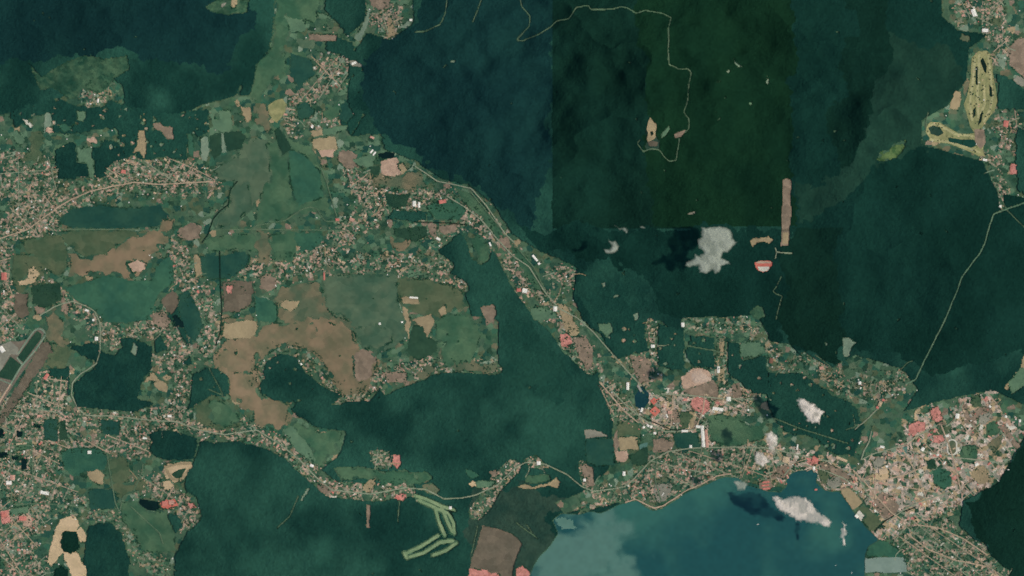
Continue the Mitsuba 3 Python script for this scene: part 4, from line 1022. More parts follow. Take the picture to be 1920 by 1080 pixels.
def inside(poly):
    shapely.prepare(poly)
    return shapely.contains_xy(poly, mu.ravel(), mv.ravel()).reshape(mu.shape)


cls_map = np.zeros(mu.shape, int)
woods = []
for c, lb, q in FORESTS:
    woods.append((c, lb))
    # soft borders between kinds of forest
    amp_w = 60
    wob = (meshkit.fbm(np.stack([mx / 500, my / 500, mx * 0], -1), 3, 21) - .5) * amp_w + (meshkit.noise(np.stack([mx / 70, my / 70, mx * 0], -1), 24) - .5) * 12, (meshkit.fbm(np.stack([mx / 500, my / 500, mx * 0 + 9], -1), 3, 22) - .5) * amp_w + (meshkit.noise(np.stack([mx / 70, my / 70, mx * 0 + 5], -1), 25) - .5) * 12
    if c in ('f_olive', 'f_dark'):
        edge_w = np.clip((np.abs(mu - 1035) - 12) / 30, 0.05, 1)
        wob = (wob[0] * edge_w, wob[1] * .12)
    g = Polygon(q)
    shapely.prepare(g)
    cls_map[shapely.contains_xy(g, (mu + wob[0]).ravel(), (mv + wob[1]).ravel()).reshape(mu.shape)] = len(woods)
cls_map[inside(plain)] = 0
isle_label_done = set()
for c, lb, g in isles:
    cc = g.representative_point()
    lb = unique(lb, cc.x, cc.y) if (lb in USED or len(lb.split()) < 5) else said(lb)
    woods.append((c, lb))
    jx = (meshkit.fbm(np.stack([mx / 45, my / 45, mx * 0], -1), 2, 27) - .5) * 7, (meshkit.fbm(np.stack([mx / 45, my / 45, mx * 0 + 5], -1), 2, 28) - .5) * 7
    shapely.prepare(g)
    cls_map[shapely.contains_xy(g, (mu + jx[0]).ravel(), (mv + jx[1]).ravel()).reshape(mu.shape)] = len(woods)
cls_map[inside(open_land)] = 0
cls_map[inside(roads_open)] = 0
wood = cls_map > 0
orr = np.random.default_rng(17)
for _ in range(150):
    i, j = orr.integers(10, mu.shape[0] - 10), orr.integers(10, mu.shape[1] - 10)
    for _ in range(orr.integers(2, 7)):
        cls_map[i, j] = 0
        i, j = i + orr.integers(-1, 2), j + orr.integers(-1, 2)
cls_map[inside(OPENINGS)] = 0
gap = meshkit.noise(np.stack([mx / 55, my / 55, mx * 0], -1), 31)
edge = wood & (gap < .0) & (meshkit.noise(np.stack([mx / 300, my / 300, mx * 0], -1), 33) > .55)
cls_map[edge] = 0
hgt = 13 + 7 * meshkit.noise(np.stack([FX / 26, FY / 26, FX * 0], -1), 41) + 7 * meshkit.fbm(np.stack([FX / 90, FY / 90, FX * 0], -1), 2, 42) + jit.uniform(-1.5, 1.5, FX.shape)
FZ = H(FXj, FYj) + hgt
ids = np.arange(FX.size).reshape(FX.shape)
for w, (c, lb) in enumerate(woods, 1):
    keep = cls_map == w
    if keep.sum() < 3:
        continue
    v, f = grid_mesh(FXj, FYj, FZ, keep)
    walls = []
    padk = np.pad(cls_map > 0, 1)
    inner = keep
    for di, dj, e0, e1 in ((-1, 0, (0, 1), (0, 0)), (1, 0, (1, 0), (1, 1)), (0, -1, (0, 0), (1, 0)), (0, 1, (1, 1), (0, 1))):
        i, j = np.nonzero(inner & ~padk[1 + di:padk.shape[0] - 1 + di, 1 + dj:padk.shape[1] - 1 + dj])
        walls.append(np.stack([ids[i + e0[0], j + e0[1]], ids[i + e1[0], j + e1[1]]], -1))
    wl = np.concatenate(walls)
    low = v.copy()
    low[:, 2] -= hgt.ravel() + 2
    n0 = len(v)
    v = np.concatenate([v, low])
    f = np.vstack([f, np.stack([wl[:, 0], wl[:, 0] + n0, wl[:, 1]], -1), np.stack([wl[:, 1], wl[:, 0] + n0, wl[:, 1] + n0], -1)])
    used, inv = np.unique(f, return_inverse=True)
    m = trimesh.Trimesh(v[used], inv.reshape(f.shape), process=False)
    put('forest' if w <= len(FORESTS) else 'wood', m, c, lb, 'forest' if w <= len(FORESTS) else 'wood', 'stuff')

# ---------------------------------------------------------------- 5. the sea
SEAC = [(lin(c) / GAIN).tolist() for c in ((27, 76, 78), (48, 98, 90), (82, 119, 110))]


def sea_colour(p, n, uv):
    u, v = p.x / U + CX, CY - p.y / U
    w = (mikit.fbm(u / 60, v / 60, 1.0, octaves=4) - 0.5)
    shoal = dr.exp(-(dr.square((u - 1095 + w * 120) / 115) + dr.square((v - 1045 + w * 110) / 85)))
    shoal = mikit.smoothstep(.28, .72, shoal + 0.9 * (mikit.fbm(u / 38 + 3.0, v / 38, 2.0, octaves=5) - 0.5))
    near = dr.exp(-(dr.square((u - 1210 + w * 80) / 130) + dr.square((v - 945 + w * 40) / 60))) + 0.8 * dr.exp(-(dr.square((u - 1350 + w * 50) / 60) + dr.square((v - 900) / 42))) + 0.7 * dr.exp(-(dr.square((u - 1560) / 70) + dr.square((v - 950) / 90)))
    c = mikit.mix(SEAC[0], SEAC[1], mikit.smoothstep(0.1, 1.0, near + 0.5 * shoal + 1.5 * w))
    c = c * (1 - 0.9 * shoal) + mi.Color3f(SEAC[2]) * 0.9 * shoal
    return c * (0.92 + 0.2 * mikit.fbm(u / 9, v / 9, 5.0, octaves=3))


scene['sea_surface'] = {'type': 'principled', 'base_color': mikit.proc(sea_colour), 'roughness': 0.25, 'specular': 0.3}
sm = drape(sea, 0)
v = np.array(sm.vertices)
v[:, 2] = 0.6
put('sea', trimesh.Trimesh(v, sm.faces[:, ::1], process=False), label=said('blue-green bay with milky shallows south of the harbour town'), cat='sea', kind='structure', bsdf='sea_surface', uv=np.zeros((len(v), 2)))
plain_land = box(-100, -100, 2020, 1500).difference(sea)
for c, pts, lb in (('mud', '1040,976 1056,970 1076,974 1080,986 1066,996 1052,996', 'milky green mudflat in the north-western corner of the bay'),
):
    m = frayed(ragged(P(pts), 3, 4, 9).intersection(sea), -2.0, 9, 9, 1.6, plain_land)
    m.vertices[:, 2] = np.where(m.vertices[:, 2] > -90, .9 + .3 * (m.vertices[:, 2] - m.vertices[:, 2].min()), 0)
    put('mudflat', m, c, said(lb), 'mudflat', 'structure')

# ---------------------------------------------------------------- 6. sites that are things of their own, with their parts
def root(name, label, cat, group=None):
    key = numbered(name)
    labels[key] = {'label': said(label), 'category': cat, **({'group': group} if group else {})}
    return key


def part(r, name, mesh, cls, label=None, var=0.5, bsdf=REF):
    key, k = f'{r}__{name}', 0
    while key in scene:
        k += 1
        key = f'{r}__{name}_{k:03d}'
    scene[key] = mikit.ply(mesh, bsdf, uv=cls_uv(len(mesh.vertices), cls, var))
    if label:
        labels[key] = {'label': label}
    return key


def sheet(r, name, pts, cls, lift, amp=.7, clip=None, var=.5, label=None):
    g = ragged(P(pts) if isinstance(pts, str) else pts, amp, 2.5, lift)
    m = drape(g.intersection(clip) if clip is not None else g, lift)
    return part(r, name, m, cls, label, var) if m is not None else None


def strip(r, name, pts, w, cls, lift, label=None):
    m = drape(band(P(pts), w, lift, .8), lift)
    part(r, name, m, cls, label)


a = root('golf_course', 'yellowish golf course curling beside the wood at the north-eastern edge', 'golf course')
part(a, 'rough', drape(SITE['golf_north'], 3), 'golf', var=.9)
for pts in ('1828,112 1824,150 1818,190 1822,226', '1836,102 1834,140 1832,180 1834,220', '1853,104 1857,140 1861,180 1856,206 1844,228', '1845,160 1846,196 1838,214', '1738,252 1746,234 1760,236 1790,252 1826,256', '1742,262 1776,266 1812,276 1836,286'):
    strip(a, 'fairway', pts, 4.5, 'fairway_dry', 4.2)
for pts in ('1829,126 1833,124 1833,160 1829,158', '1838,114 1843,108 1850,124 1849,138 1845,134', '1855,158 1860,166 1860,182 1855,180', '1824,206 1829,200 1829,214 1824,222', '1838,214 1843,206 1840,228 1833,236'):
    sheet(a, 'pond', pts, 'ditch', 5.2, .4)
sheet(a, 'wooded_middle', '1738,240 1748,236 1762,240 1768,250 1758,256 1744,252', 'f_umber', 5.4)
sheet(a, 'wooded_middle', '1776,258 1800,262 1826,262 1832,272 1820,278 1796,270 1778,266', 'f_mid', 5.4)
gr_ = np.random.default_rng(31)
tufts = []
while len(tufts) < 90:
    px, py = gr_.uniform(1734, 1870), gr_.uniform(96, 294)
    if SITE['golf_north'].contains(Point(px, py)):
        X_, Y_ = G((px, py)); r_ = gr_.uniform(5, 11)
        t_ = trimesh.creation.icosphere(subdivisions=1, radius=r_); t_.apply_translation((X_, Y_, float(H(X_, Y_)) + 4 + r_)); tufts.append(t_)
part(a, 'trees', trimesh.util.concatenate(tufts), 'tree')
labels[a + '__trees'] = {'kind': 'stuff'}
for px, py in ((1826, 134), (1842, 150), (1835, 196), (1858, 196), (1846, 232), (1750, 232), (1796, 256), (1760, 268)):
    sheet(a, 'bunker', [(px - 1.6, py - 1), (px + 1.6, py - 1.2), (px + 1.4, py + 1.2), (px - 1.2, py + 1.3)], 'sand', 6.4, .4)
sheet(a, 'bare_ground', '1826,242 1844,242 1848,268 1838,280 1828,268', 'pinkbrown', 5.4)
a = root('golf_course', 'winding pale golf fairways cut into the southern forest', 'golf course')
for pts in FAIRWAYS:
    strip(a, 'fairway', pts, 5.6, 'fairway', 6)
sheet(a, 'pond', '838,956 852,958 854,968 846,966', 'ditch', 9, .4)
for pts in ('820,1006 836,990 850,1000 846,1014 826,1014',):
    sheet(a, 'rough', pts, 'green', 4)
a = root('airstrip', 'long bare tan airstrip in the forest, pointing north', 'airstrip')
part(a, 'runway', drape(SITE['airstrip'], 6), 'tan' if False else 'pinkbrown')
sheet(a, 'threshold', '1466,436 1477,436 1476,458 1465,458', 'tan', 8, .4)
sheet(a, 'cross_mark', '1464,431 1480,431 1480,433 1464,433', 'umber', 9, .1)
a = root('round_pit', 'round red pit with a white floor, south of the airstrip', 'quarry')
part(a, 'red_bank', drape(SITE['pit'], 6), 'red')
sheet(a, 'pale_floor', '1420,500 1442,500 1440,507 1430,510 1422,507', 'white', 8, .4)
sheet(a, 'bench', '1416,491 1424,489 1446,491 1444,494 1418,494', 'pinksoil', 8, .4)
a = root('summit_clearing', 'grey-tan mountain-top clearing with a looping track', 'clearing')
part(a, 'scrub_apron', drape(SITE['summit'], 8), 'lime' if False else 'f_umber')
sheet(a, 'bare_summit', '1212,234 1215,224 1218,222 1221,226 1223,232 1226,234 1229,232 1229,240 1227,250 1228,258 1224,264 1219,266 1213,268 1211,262 1213,252 1210,244', 'tan', 12, 1.6)
sheet(a, 'dark_hollow', '1217,250 1222,248 1224,254 1219,258', 'ditch', 13.4, .6)
sheet(a, 'pale_pad', '1224,228 1229,227 1230,232 1226,233', 'white', 13.4, .4)
sheet(a, 'shrub_slope', '1206,246 1211,240 1211,262 1207,260', 'ditch', 11, 1)
sheet(a, 'earth_slope', '1212,268 1222,266 1232,268 1230,276 1216,276', 'umber', 12)
sheet(a, 'pale_lot', '1240,250 1246,246 1252,238 1254,244 1246,256 1238,262', 'sage', 9, .6)
sheet(a, 'pale_lot', '1262,254 1270,250 1284,245 1276,258 1264,261', 'pinkbrown', 9, .6)
a = root('airfield', 'airfield with a pale taxi loop round dark grass at the western edge', 'airfield')
part(a, 'margin', drape(SITE['airfield'], 3), 'tarmac')
sheet(a, 'apron', '-8,650 20,640 34,652 36,666 20,664 10,680 4,692 -8,704', 'grey', 4.2, .4)
sheet(a, 'infield', '64,626 70,620 78,626 78,634 44,680 33,670', 'dgreen', 5.4, .3)
sheet(a, 'infield', '20,668 40,684 26,714 -8,706 6,690', 'dgreen', 5.4, .3)
for pts, w in (('85,626 80,618 70,616 62,622 34,664', 3), ('86,628 64,660 42,684 20,720 -8,762', 3), ('32,670 42,684', 3), ('-8,708 24,722', 2)):
    strip(a, 'taxiway', pts, w, 'palesage', 6.6)
strip(a, 'runway_edge', '20,720 -8,766', 3.2, 'pinksoil', 7.2)
a = root('running_track', 'oval running track with a pale lane round a brown infield', 'running track')
ring = LineString([(1785, 833), (1785, 844)]).buffer(10)
part(a, 'lane', drape(ring.difference(LineString([(1785, 833), (1785, 844)]).buffer(7.2)), 9), 'white')
part(a, 'infield', drape(LineString([(1785, 833), (1785, 844)]).buffer(7.2), 9), 'khaki')
a = root('hilltop_quarry', 'ring of sandy benches round the yellow cleared hilltop', 'quarry')
for pts in ('310,876 330,870 358,868', '312,880 322,898 340,900 356,880'):
    strip(a, 'bench', pts, 5, 'tan', 9)

# ---------------------------------------------------------------- 7. buildings
ROOFS = {'pink': ['roof_pink', 'roof_pink', 'roof_tan', 'roof_tan', 'roof_pink', 'roof_white', 'roof_grey', 'roof_tan', 'roof_rose', 'roof_pink'],
         'rose': ['roof_pink', 'roof_rose', 'roof_rose', 'roof_pink', 'roof_tan', 'roof_grey', 'roof_white', 'roof_brown'],
         'mix': ['roof_tan', 'roof_tan', 'roof_grey', 'roof_pink', 'roof_white', 'roof_pink', 'roof_tan', 'roof_pink'],
         'brown': ['roof_tan', 'roof_brown', 'roof_slate', 'roof_brown', 'roof_pink', 'roof_grey'],
         'grey': ['roof_grey', 'roof_grey', 'roof_white', 'roof_slate', 'roof_tan', 'roof_pink']}
ROOFWORD = {'roof_pink': 'pink', 'roof_rose': 'rose-red', 'roof_tan': 'tan', 'roof_grey': 'grey', 'roof_white': 'white', 'roof_brown': 'brown', 'roof_slate': 'dark grey'}


def wall_mesh(w, l, h, roof):
    """Four walls with gables up to the ridge, which runs along l."""
    v = [(-w / 2, -l / 2, 0), (w / 2, -l / 2, 0), (w / 2, l / 2, 0), (-w / 2, l / 2, 0), (-w / 2, -l / 2, h), (w / 2, -l / 2, h), (w / 2, l / 2, h), (-w / 2, l / 2, h), (0, -l / 2, h + roof - .1), (0, l / 2, h + roof - .1)]
    f = [(0, 1, 5), (0, 5, 4), (1, 2, 6), (1, 6, 5), (2, 3, 7), (2, 7, 6), (3, 0, 4), (3, 4, 7), (4, 5, 8), (6, 7, 9)]
    return np.array(v, float), np.array(f)


def roof_mesh(w, l, h, roof, o=.7):
    a, b, e = w / 2 + o, l / 2 + o, h - o * roof / (w / 2)
    v = [(-a, -b, e), (0, -b, h + roof), (a, -b, e), (-a, b, e), (0, b, h + roof), (a, b, e), (-a, -b, e - .3), (a, -b, e - .3), (-a, b, e - .3), (a, b, e - .3)]
    f = [(0, 1, 4), (0, 4, 3), (1, 2, 5), (1, 5, 4), (0, 3, 8), (0, 8, 6), (2, 7, 9), (2, 9, 5)]
    return np.array(v, float), np.array(f)


def flat_roof(w, l, h):
    m = trimesh.creation.box((w + .6, l + .6, .8))
    m.apply_translation((0, 0, h + .4))
    inner = trimesh.creation.box((w * .3, l * .2, 2.5))
    inner.apply_translation((w * .2, l * .2, h + 1.9))
    m = trimesh.util.concatenate([m, inner])
    return np.array(m.vertices), np.array(m.faces)


def house_arrays(w, l, h, roof, rc):
    a, b = wall_mesh(w, l, h, roof), roof_mesh(w, l, h, roof)
    v = np.vstack([a[0], b[0]])
    f = np.vstack([a[1], b[1] + len(a[0])])
    return v, f, np.vstack([cls_uv(len(a[0]), 'wall'), cls_uv(len(b[0]), rc)])


hard = unary_union(solid_fields + [s.buffer(.5) for s in SITE.values()] + [ln.buffer((w / 2 + 6) / U) for ln, w in road_lines])
shapely.prepare(hard)
houses = []                                        # (x, y, w, l, h, rot, roof class, village)
hr = np.random.default_rng(11)
sea_in = sea.buffer(.5)
shapely.prepare(sea_in)
for k, ((phrase, cls, dens, pal, out), g) in enumerate(zip(VILLAGES, vil_polys)):
    x0, y0, x1, y1 = g.buffer(11).bounds
    st = 3.4 if cls != 'town' else 4.4
    ax, ay = np.meshgrid(np.arange(x0, x1, st), np.arange(y0, y1, st))
    q = np.column_stack([ax.ravel(), ay.ravel()])
    q += hr.uniform(-1.1, 1.1, q.shape)
    clump = meshkit.noise(np.column_stack([q[:, 0] / 9, q[:, 1] / 9, np.zeros(len(q))]), 77)
    sdv = shapely.distance(g.boundary, shapely.points(q)) * np.where(shapely.contains_xy(g, q[:, 0], q[:, 1]), 1, -1)
    chance = dens * .5 * (.7 if g.area > 9000 or cls == 'town' else .85) * np.clip((clump - .3) * 1.5, .03, .8) * np.clip(.42 + sdv / 20, 0, 1)
    ok = ~shapely.contains_xy(hard, q[:, 0], q[:, 1]) & ~shapely.contains_xy(sea_in, q[:, 0], q[:, 1]) & (hr.random(len(q)) < chance)
    turn = -TURN[k]
    for x, y in q[ok]:
        big = hr.random() < (.42 if cls == 'town' else .08)
        w, l = hr.uniform(10, 16), hr.uniform(14, 24)
        if big:
            w, l = hr.uniform(17, 32), hr.uniform(26, 64)
        houses.append((x, y, w, l, hr.uniform(3, 6) + (4 if big and cls == 'town' else 0), turn + hr.choice([0, 90]) + hr.normal(0, 12), hr.choice(ROOFS[pal]), k))
out_land = plain.difference(unary_union(vil_polys)).difference(unary_union(solid_fields).buffer(-2)).difference(sea.buffer(2))
shapely.prepare(out_land)
q = np.column_stack([hr.uniform(0, 1920, 2600), hr.uniform(0, 1080, 2600)])
q = q[shapely.contains_xy(out_land, q[:, 0], q[:, 1]) & (meshkit.fbm(np.column_stack([q[:, 0] / 24, q[:, 1] / 24, q[:, 0] * 0]), 3, 93) > .5)]
for x, y in q:                                    # farmhouses out on the plain
    houses.append((x, y, hr.uniform(9, 14), hr.uniform(12, 19), hr.uniform(3, 5), hr.uniform(0, 180), hr.choice(['roof_tan', 'roof_white', 'roof_pink', 'roof_grey', 'roof_white']), -1))
nb = len(houses)
order = sorted(range(nb), key=lambda i: -houses[i][2] * houses[i][3])
tops = {'hall': [i for i in order if houses[i][2] > 16.5 and houses[i][7] >= 0][:290], 'house': [i for i in order if houses[i][2] <= 16.5 and houses[i][7] >= 0][:295]}
chosen = set(tops['hall']) | set(tops['house'])
VAR = {}


def variant(kind, rc):
    if (kind, rc) not in VAR:
        v, f, uv = house_arrays(20, 34, 6, 3.2, rc) if kind == 'hall' else house_arrays(13.5, 19.5, 4.2, 3, rc)
        VAR[kind, rc] = mikit.ply(trimesh.Trimesh(v, f, process=False), REF, uv=uv)
    return VAR[kind, rc]


for kind, name, word in (('hall', 'long_building', 'long {}-roofed building'), ('house', 'house', '{}-roofed house')):
    for i in tops[kind]:
        x, y, w, l, h, rot, rc, k = houses[i]
        X, Y = G((x, y))
        key = numbered(name)
        s = (w / 20, l / 34, h / 6) if kind == 'hall' else (w / 13.5, l / 19.5, h / 4.2)
        scene[key] = {**variant(kind, rc), 'to_world': T().translate([X, Y, float(H(X, Y)) + 1.0]).rotate([0, 0, 1], rot).scale(list(s))}
        lb = f"{word.format(ROOFWORD[rc])} in the {VILLAGES[k][0]}"
        gr = lb.replace(' building', ' buildings').replace('house in', 'houses in', 1)
        u = unique(word.format(ROOFWORD[rc]), x, y, 4, False)
        labels[key] = {'label': u or lb, 'category': 'building' if kind == 'hall' else 'house', 'group': gr}
vs, fs, us, at = [], [], [], 0
for i in range(nb):
    if i in chosen:
        continue
    x, y, w, l, h, rot, rc, k = houses[i]
    v, f, uv = house_arrays(w, l, h, min(w, l) * .22, rc)
    c, s = math.cos(math.radians(rot)), math.sin(math.radians(rot))
    X, Y = G((x, y))
    v = np.column_stack([v[:, 0] * c - v[:, 1] * s + X, v[:, 0] * s + v[:, 1] * c + Y, v[:, 2] + float(H(X, Y)) + 1])
    vs.append(v); fs.append(f + at); us.append(uv); at += len(v)
put('small_houses', trimesh.Trimesh(np.vstack(vs), np.vstack(fs), process=False), label=said('the many small gabled houses scattered through all villages and the town'), cat='houses', kind='stuff', uv=np.vstack(us))
print('houses', nb)

# larger buildings that can be told apart: x, y, width, depth (survey units), turn, roof class, flat?, what
HALLS = '''
660.5,201,3.4,2.4,0,roof_white|white roofed shed
673.5,200.5,4.5,4,0,roof_white|bright white roofed shed
698,258,8,4,20,roof_pink|pink roofed house
697,284,3,8,40,roof_white|white striped roof
702,288,3,8,40,roof_white|white striped roof
663,119,11,4,-25,roof_white|long white roof
771,39,5,4,0,roof_white|white roof
1280,609,6,8,0,roof_white|brilliant white roofed building
1003,484,4,14,-40,roof_white|white roofed shed
1011,494,5,4,-40,roof_white|white roofed shed
984,545,9,8,10,roof_white|round-cornered pale building
973,544,8,6,0,roof_rose|rose roofed building
1041,579,7,9,0,roof_white|white roofed building
1650,757,6,9,20,roof_tan|pale tan building
1645,764,5,4,20,roof_rose|red roofed building
1656,750,5,4,20,roof_rose|red roofed building
585,873,7,5,20,roof_white|white roofed building
845,950,5,9,10,roof_white|white clubhouse
760,1065,10,5,-35,roof_white|white clearing shed
318,780,8,4,0,roof_white|white roofed building
168,848,7,6,0,roof_white|white roofed building
84,924,16,6,12,roof_white|long white-grey roof
175,600,4,4,0,roof_white|white roofed house
181,635,6,7,0,roof_white|white roofed building
163,582,7,4,20,roof_white|pale roofed shed
247.5,690,3,3,0,roof_white|small white roof
253.5,688,2.6,2.6,0,roof_white|small white roof
1875,387,4,5,0,roof_white|white hut
1852,405,2.5,6,0,roof_white|white hut
1847,57,11,6,0,roof_white|white roofed hall
1826,24,8,14,-20,roof_white|white building
1318,818,6,40,-4,roof_white|long white roofed terrace
1325,822,5,34,-4,roof_pink|long pink roofed terrace
1346,767,20,6,8,roof_white|white roofed hall
1366,748,8,8,0,roof_white|white roofed block
1347,693,5,12,0,roof_white|tall white block
1177,724,5,14,0,roof_white|white roofed warehouse
1199,728,4,14,-30,roof_grey|grey roofed warehouse
1203,769,4,9,20,roof_white|curved white roof
1228,812,5,4,0,roof_white|white roofed block
1215,798,5,4,30,roof_white|white roofed block
1207,801,4,4,30,roof_white|white roofed block
1221,800,4,5,30,roof_white|white roofed block
1284,808,12,4,0,roof_white|white roofed hall
1309,800,8,5,10,roof_white|white roofed hall
1295,837,5,5,0,roof_white|white roofed block
1282,770,9,3,0,roof_grey|pale roofed grandstand
1256,773,8,6,0,roof_pink|pink roofed school
1424,852,14,9,10,roof_grey|pale grey roofed block
1526,878,4,7,0,roof_white|white hotel
1495,838,2.5,10,10,roof_white|narrow white strip building
1578,861,22,5,22,roof_tan|tan arcade roof
1610,830,5,4,0,roof_white|white roofed house
1530,918,5,3,0,roof_rose|red roofed jetty house
1528,862,11,9,15,roof_rose|coral roofed market
1435,910,14,3,-5,roof_rose|rose roofed terrace
1437,916,14,3,-5,roof_rose|rose roofed terrace
1436,904,13,3,-5,roof_rose|rose roofed terrace
1473,862,11,11,10,roof_tan|tan courtyard block
1656,884,16,10,-8,roof_tan|broad tan roof
1795,780,7,9,10,roof_white|domed white building
1776,817,6,4,-20,roof_white|pale roofed pavilion
1730,842,6,7,30,roof_white|white roofed block
1760,853,8,3,0,roof_white|white roofed block
1831,871,7,5,-30,roof_white|white roofed block
1886,781,4,4,0,roof_white|white house
1912,789,4,5,0,roof_white|white house
1654,838,8,4,10,roof_white|white roofed depot
1606,968,7,5,48,roof_white|white ferry hall
1890,884,6,8,0,roof_white|white roofed villa
1905,953,3,7,-20,roof_white|white villa in the woods
17,905,10,7,0,roof_white|white-pink roofed block
24,895,9,9,0,roof_pink|pink roofed block
75,780,10,5,0,roof_pink|pink roofed block
43,972,14,8,0,roof_rose|rose roofed block
8,965,10,9,0,roof_rose|rose roofed block
40,832,20,2.5,-4,roof_tan|long pale roof
309,944,10,9,0,roof_rose|orange-red roofed block
322,942,10,7,0,roof_pink|orange-pink roofed block
8,518,10,14,0,roof_rose|rose roofed block
232,322,9,7,10,roof_rose|rose roofed house
87,706,12,6,-55,roof_rose|rose roofed hangar
4,655,8,12,-35,roof_white|white hangar
633,412,7,5,0,roof_rose|rose roofed building
608,518,3,14,0,roof_rose|narrow coral strip roof
660,412,9,6,20,roof_pink|pale pink roofed building
777,382,6,10,0,roof_white|white roofed shed
786,384,4,10,0,roof_white|white roofed shed
830,378,13,7,-10,roof_rose|coral roofed building
822,448,8,4,30,roof_white|white roofed shed
919,458,3,8,-20,roof_white|white hut
776,558,16,3,4,roof_white|long white shed
712,607,4,4,0,roof_white|white hut
754,604,4,3,0,roof_white|white hut
746,933,8,5,10,roof_rose|bright rose roofed building
1010,868,7,7,0,roof_white|pale building
1032,884,4,3,0,roof_white|white hut
1096,900,5,5,0,roof_white|white roofed building
1170,888,5,8,0,roof_white|white roofed building
1224,649,7,6,0,roof_white|white roofed block
1446,676,7,10,10,roof_brown|brown roofed block
1540,690,8,6,0,roof_pink|pink roofed house
1612,718,5,6,0,roof_white|white roofed house
1886,232,9,12,10,roof_rose|rose roofed block
1846,300,8,4,10,roof_white|white roofed sheds
1418,983,4,1.6,30,roof_white|
'''
for line in HALLS.strip().splitlines():
    nums, what = line.split('|')
    if not what:
        continue
    x, y, w, d, rot, rc = nums.split(',')
    x, y, w, d, rot = float(x), float(y), float(w) * U, float(d) * U, float(rot)
    r = root('building', unique(what, x, y), 'building')
    X, Y = G((x, y))
    z = float(H(X, Y)) + 1.5
    tw = T().translate([X, Y, z]).rotate([0, 0, 1], -rot)
    h = 6 + min(w, d) * .12
    turn = T() if d >= w else T().rotate([0, 0, 1], 90)
    a, b = min(w, d), max(w, d)
    for nm, (v, f), c in (('wall', wall_mesh(a, b, h, a * .08), 'wall'), ('roof', roof_mesh(a, b, h, a * .08), rc)):
        key = part(r, nm, trimesh.Trimesh(v, f, process=False), c)
        scene[key]['to_world'] = tw @ turn
# ring buildings with courtyards
for x, y, ro, ri, lb in ((1228, 771, 8.5, 3, 'coral square building round a dark courtyard, larger of the coral ring-shaped roofs'), (1226, 752, 5.5, 2.2, 'coral curled building round a courtyard, smaller of the coral ring-shaped roofs')):
    r = root('courtyard_building', lb, 'building')
    sq = Polygon([(-ro, 0), (0, -ro), (ro, 0), (0, ro)]).buffer(1.2)
    hole = Polygon([(-ri, 0), (0, -ri), (ri, 0), (0, ri)])
    X, Y = G((x, y))
    for nm, z0, dz, c, grow in (('wall', 0, 9, 'wall', 0), ('roof', 9, 1.2, 'red', .15)):
        g = sq.buffer(grow).difference(hole.buffer(-grow))
        m = trimesh.creation.extrude_polygon(shapely.affinity.scale(g, U, U, origin=(0, 0)), dz, engine='earcut')
        m.apply_translation((X, Y, float(H(X, Y)) + 1 + z0))
        part(r, nm, m, c)
    if ro < 7:
        m = trimesh.creation.box((9 * U, 2.6 * U, 7)); m.apply_transform(trimesh.transformations.rotation_matrix(.4, (0, 0, 1))); m.apply_translation((X + 7 * U, Y + 3 * U, float(H(X, Y)) + 4))
        part(r, 'wing', m, 'red')

# ---------------------------------------------------------------- 8. trees among the houses and along field edges
tr = np.random.default_rng(5)
spots = []
for (phrase, cls, dens, pal, out), g in zip(VILLAGES, vil_polys):
    x0, y0, x1, y1 = g.buffer(3).bounds
    n = int((x1 - x0) * (y1 - y0) * (.07 if cls != 'town' else .045))
    q = np.column_stack([tr.uniform(x0, x1, n), tr.uniform(y0, y1, n)])
    q = q[shapely.contains_xy(g.buffer(4), q[:, 0], q[:, 1])]
    dark = meshkit.noise(np.column_stack([q[:, 0] / 5.5, q[:, 1] / 5.5, np.zeros(len(q))]), 91)
    q = q[dark > .6]
    spots.append(q)
for g in fields_geo:
    for e in getattr(g, 'geoms', [g]):
        if e.geom_type != 'Polygon' or e.area < 80:
            continue
        L = e.exterior.length
        for t in np.arange(0, L, 2.0):
            pnt = e.exterior.interpolate(t)
            if meshkit.noise(np.array([pnt.x / 13, pnt.y / 13, 1.0]), 8) > .68:
                spots.append(np.array([[pnt.x + tr.normal(0, .7), pnt.y + tr.normal(0, .7)]]))
q = np.column_stack([tr.uniform(-20, 1940, 16000), tr.uniform(-20, 1100, 16000)])
gcl = meshkit.fbm(np.column_stack([q[:, 0] / 28, q[:, 1] / 28, np.zeros(len(q))]), 3, 55)
loose = plain.difference(unary_union(fields_geo)).difference(sea.buffer(2))
shapely.prepare(loose)
spots.append(q[shapely.contains_xy(loose, q[:, 0], q[:, 1]) & (gcl > .5)])
q = np.vstack(spots)
clear = unary_union([s for s in SITE.values()] + [ln.buffer(1.2) for ln, w in road_lines] + [sea.buffer(1)])
shapely.prepare(clear)
q = q[~shapely.contains_xy(clear, q[:, 0], q[:, 1])]
ico = trimesh.creation.icosphere(subdivisions=1)
iv, if_ = np.array(ico.vertices), np.array(ico.faces)
n = len(q)
rad = tr.uniform(4.5, 9.5, n)
xy = G(q)
z = H(xy[:, 0], xy[:, 1])
lump = tr.uniform(.65, 1.25, (n, len(iv)))
v = iv[None] * lump[..., None] * rad[:, None, None] * np.array([1.15, 1.15, .85])
v = v + np.column_stack([xy, z + 1 + rad])[:, None]
f = if_[None] + (np.arange(n) * len(iv))[:, None, None]
put('village_trees', trimesh.Trimesh(v.reshape(-1, 3), f.reshape(-1, 3), process=False), label=said('scattered trees among the houses and along the field edges'), cat='trees', kind='stuff', uv=np.column_stack([np.full(n * len(iv), (CN.index('tree') + .5) / 64), np.repeat(tr.random(n), len(iv))]))
print('trees', n)


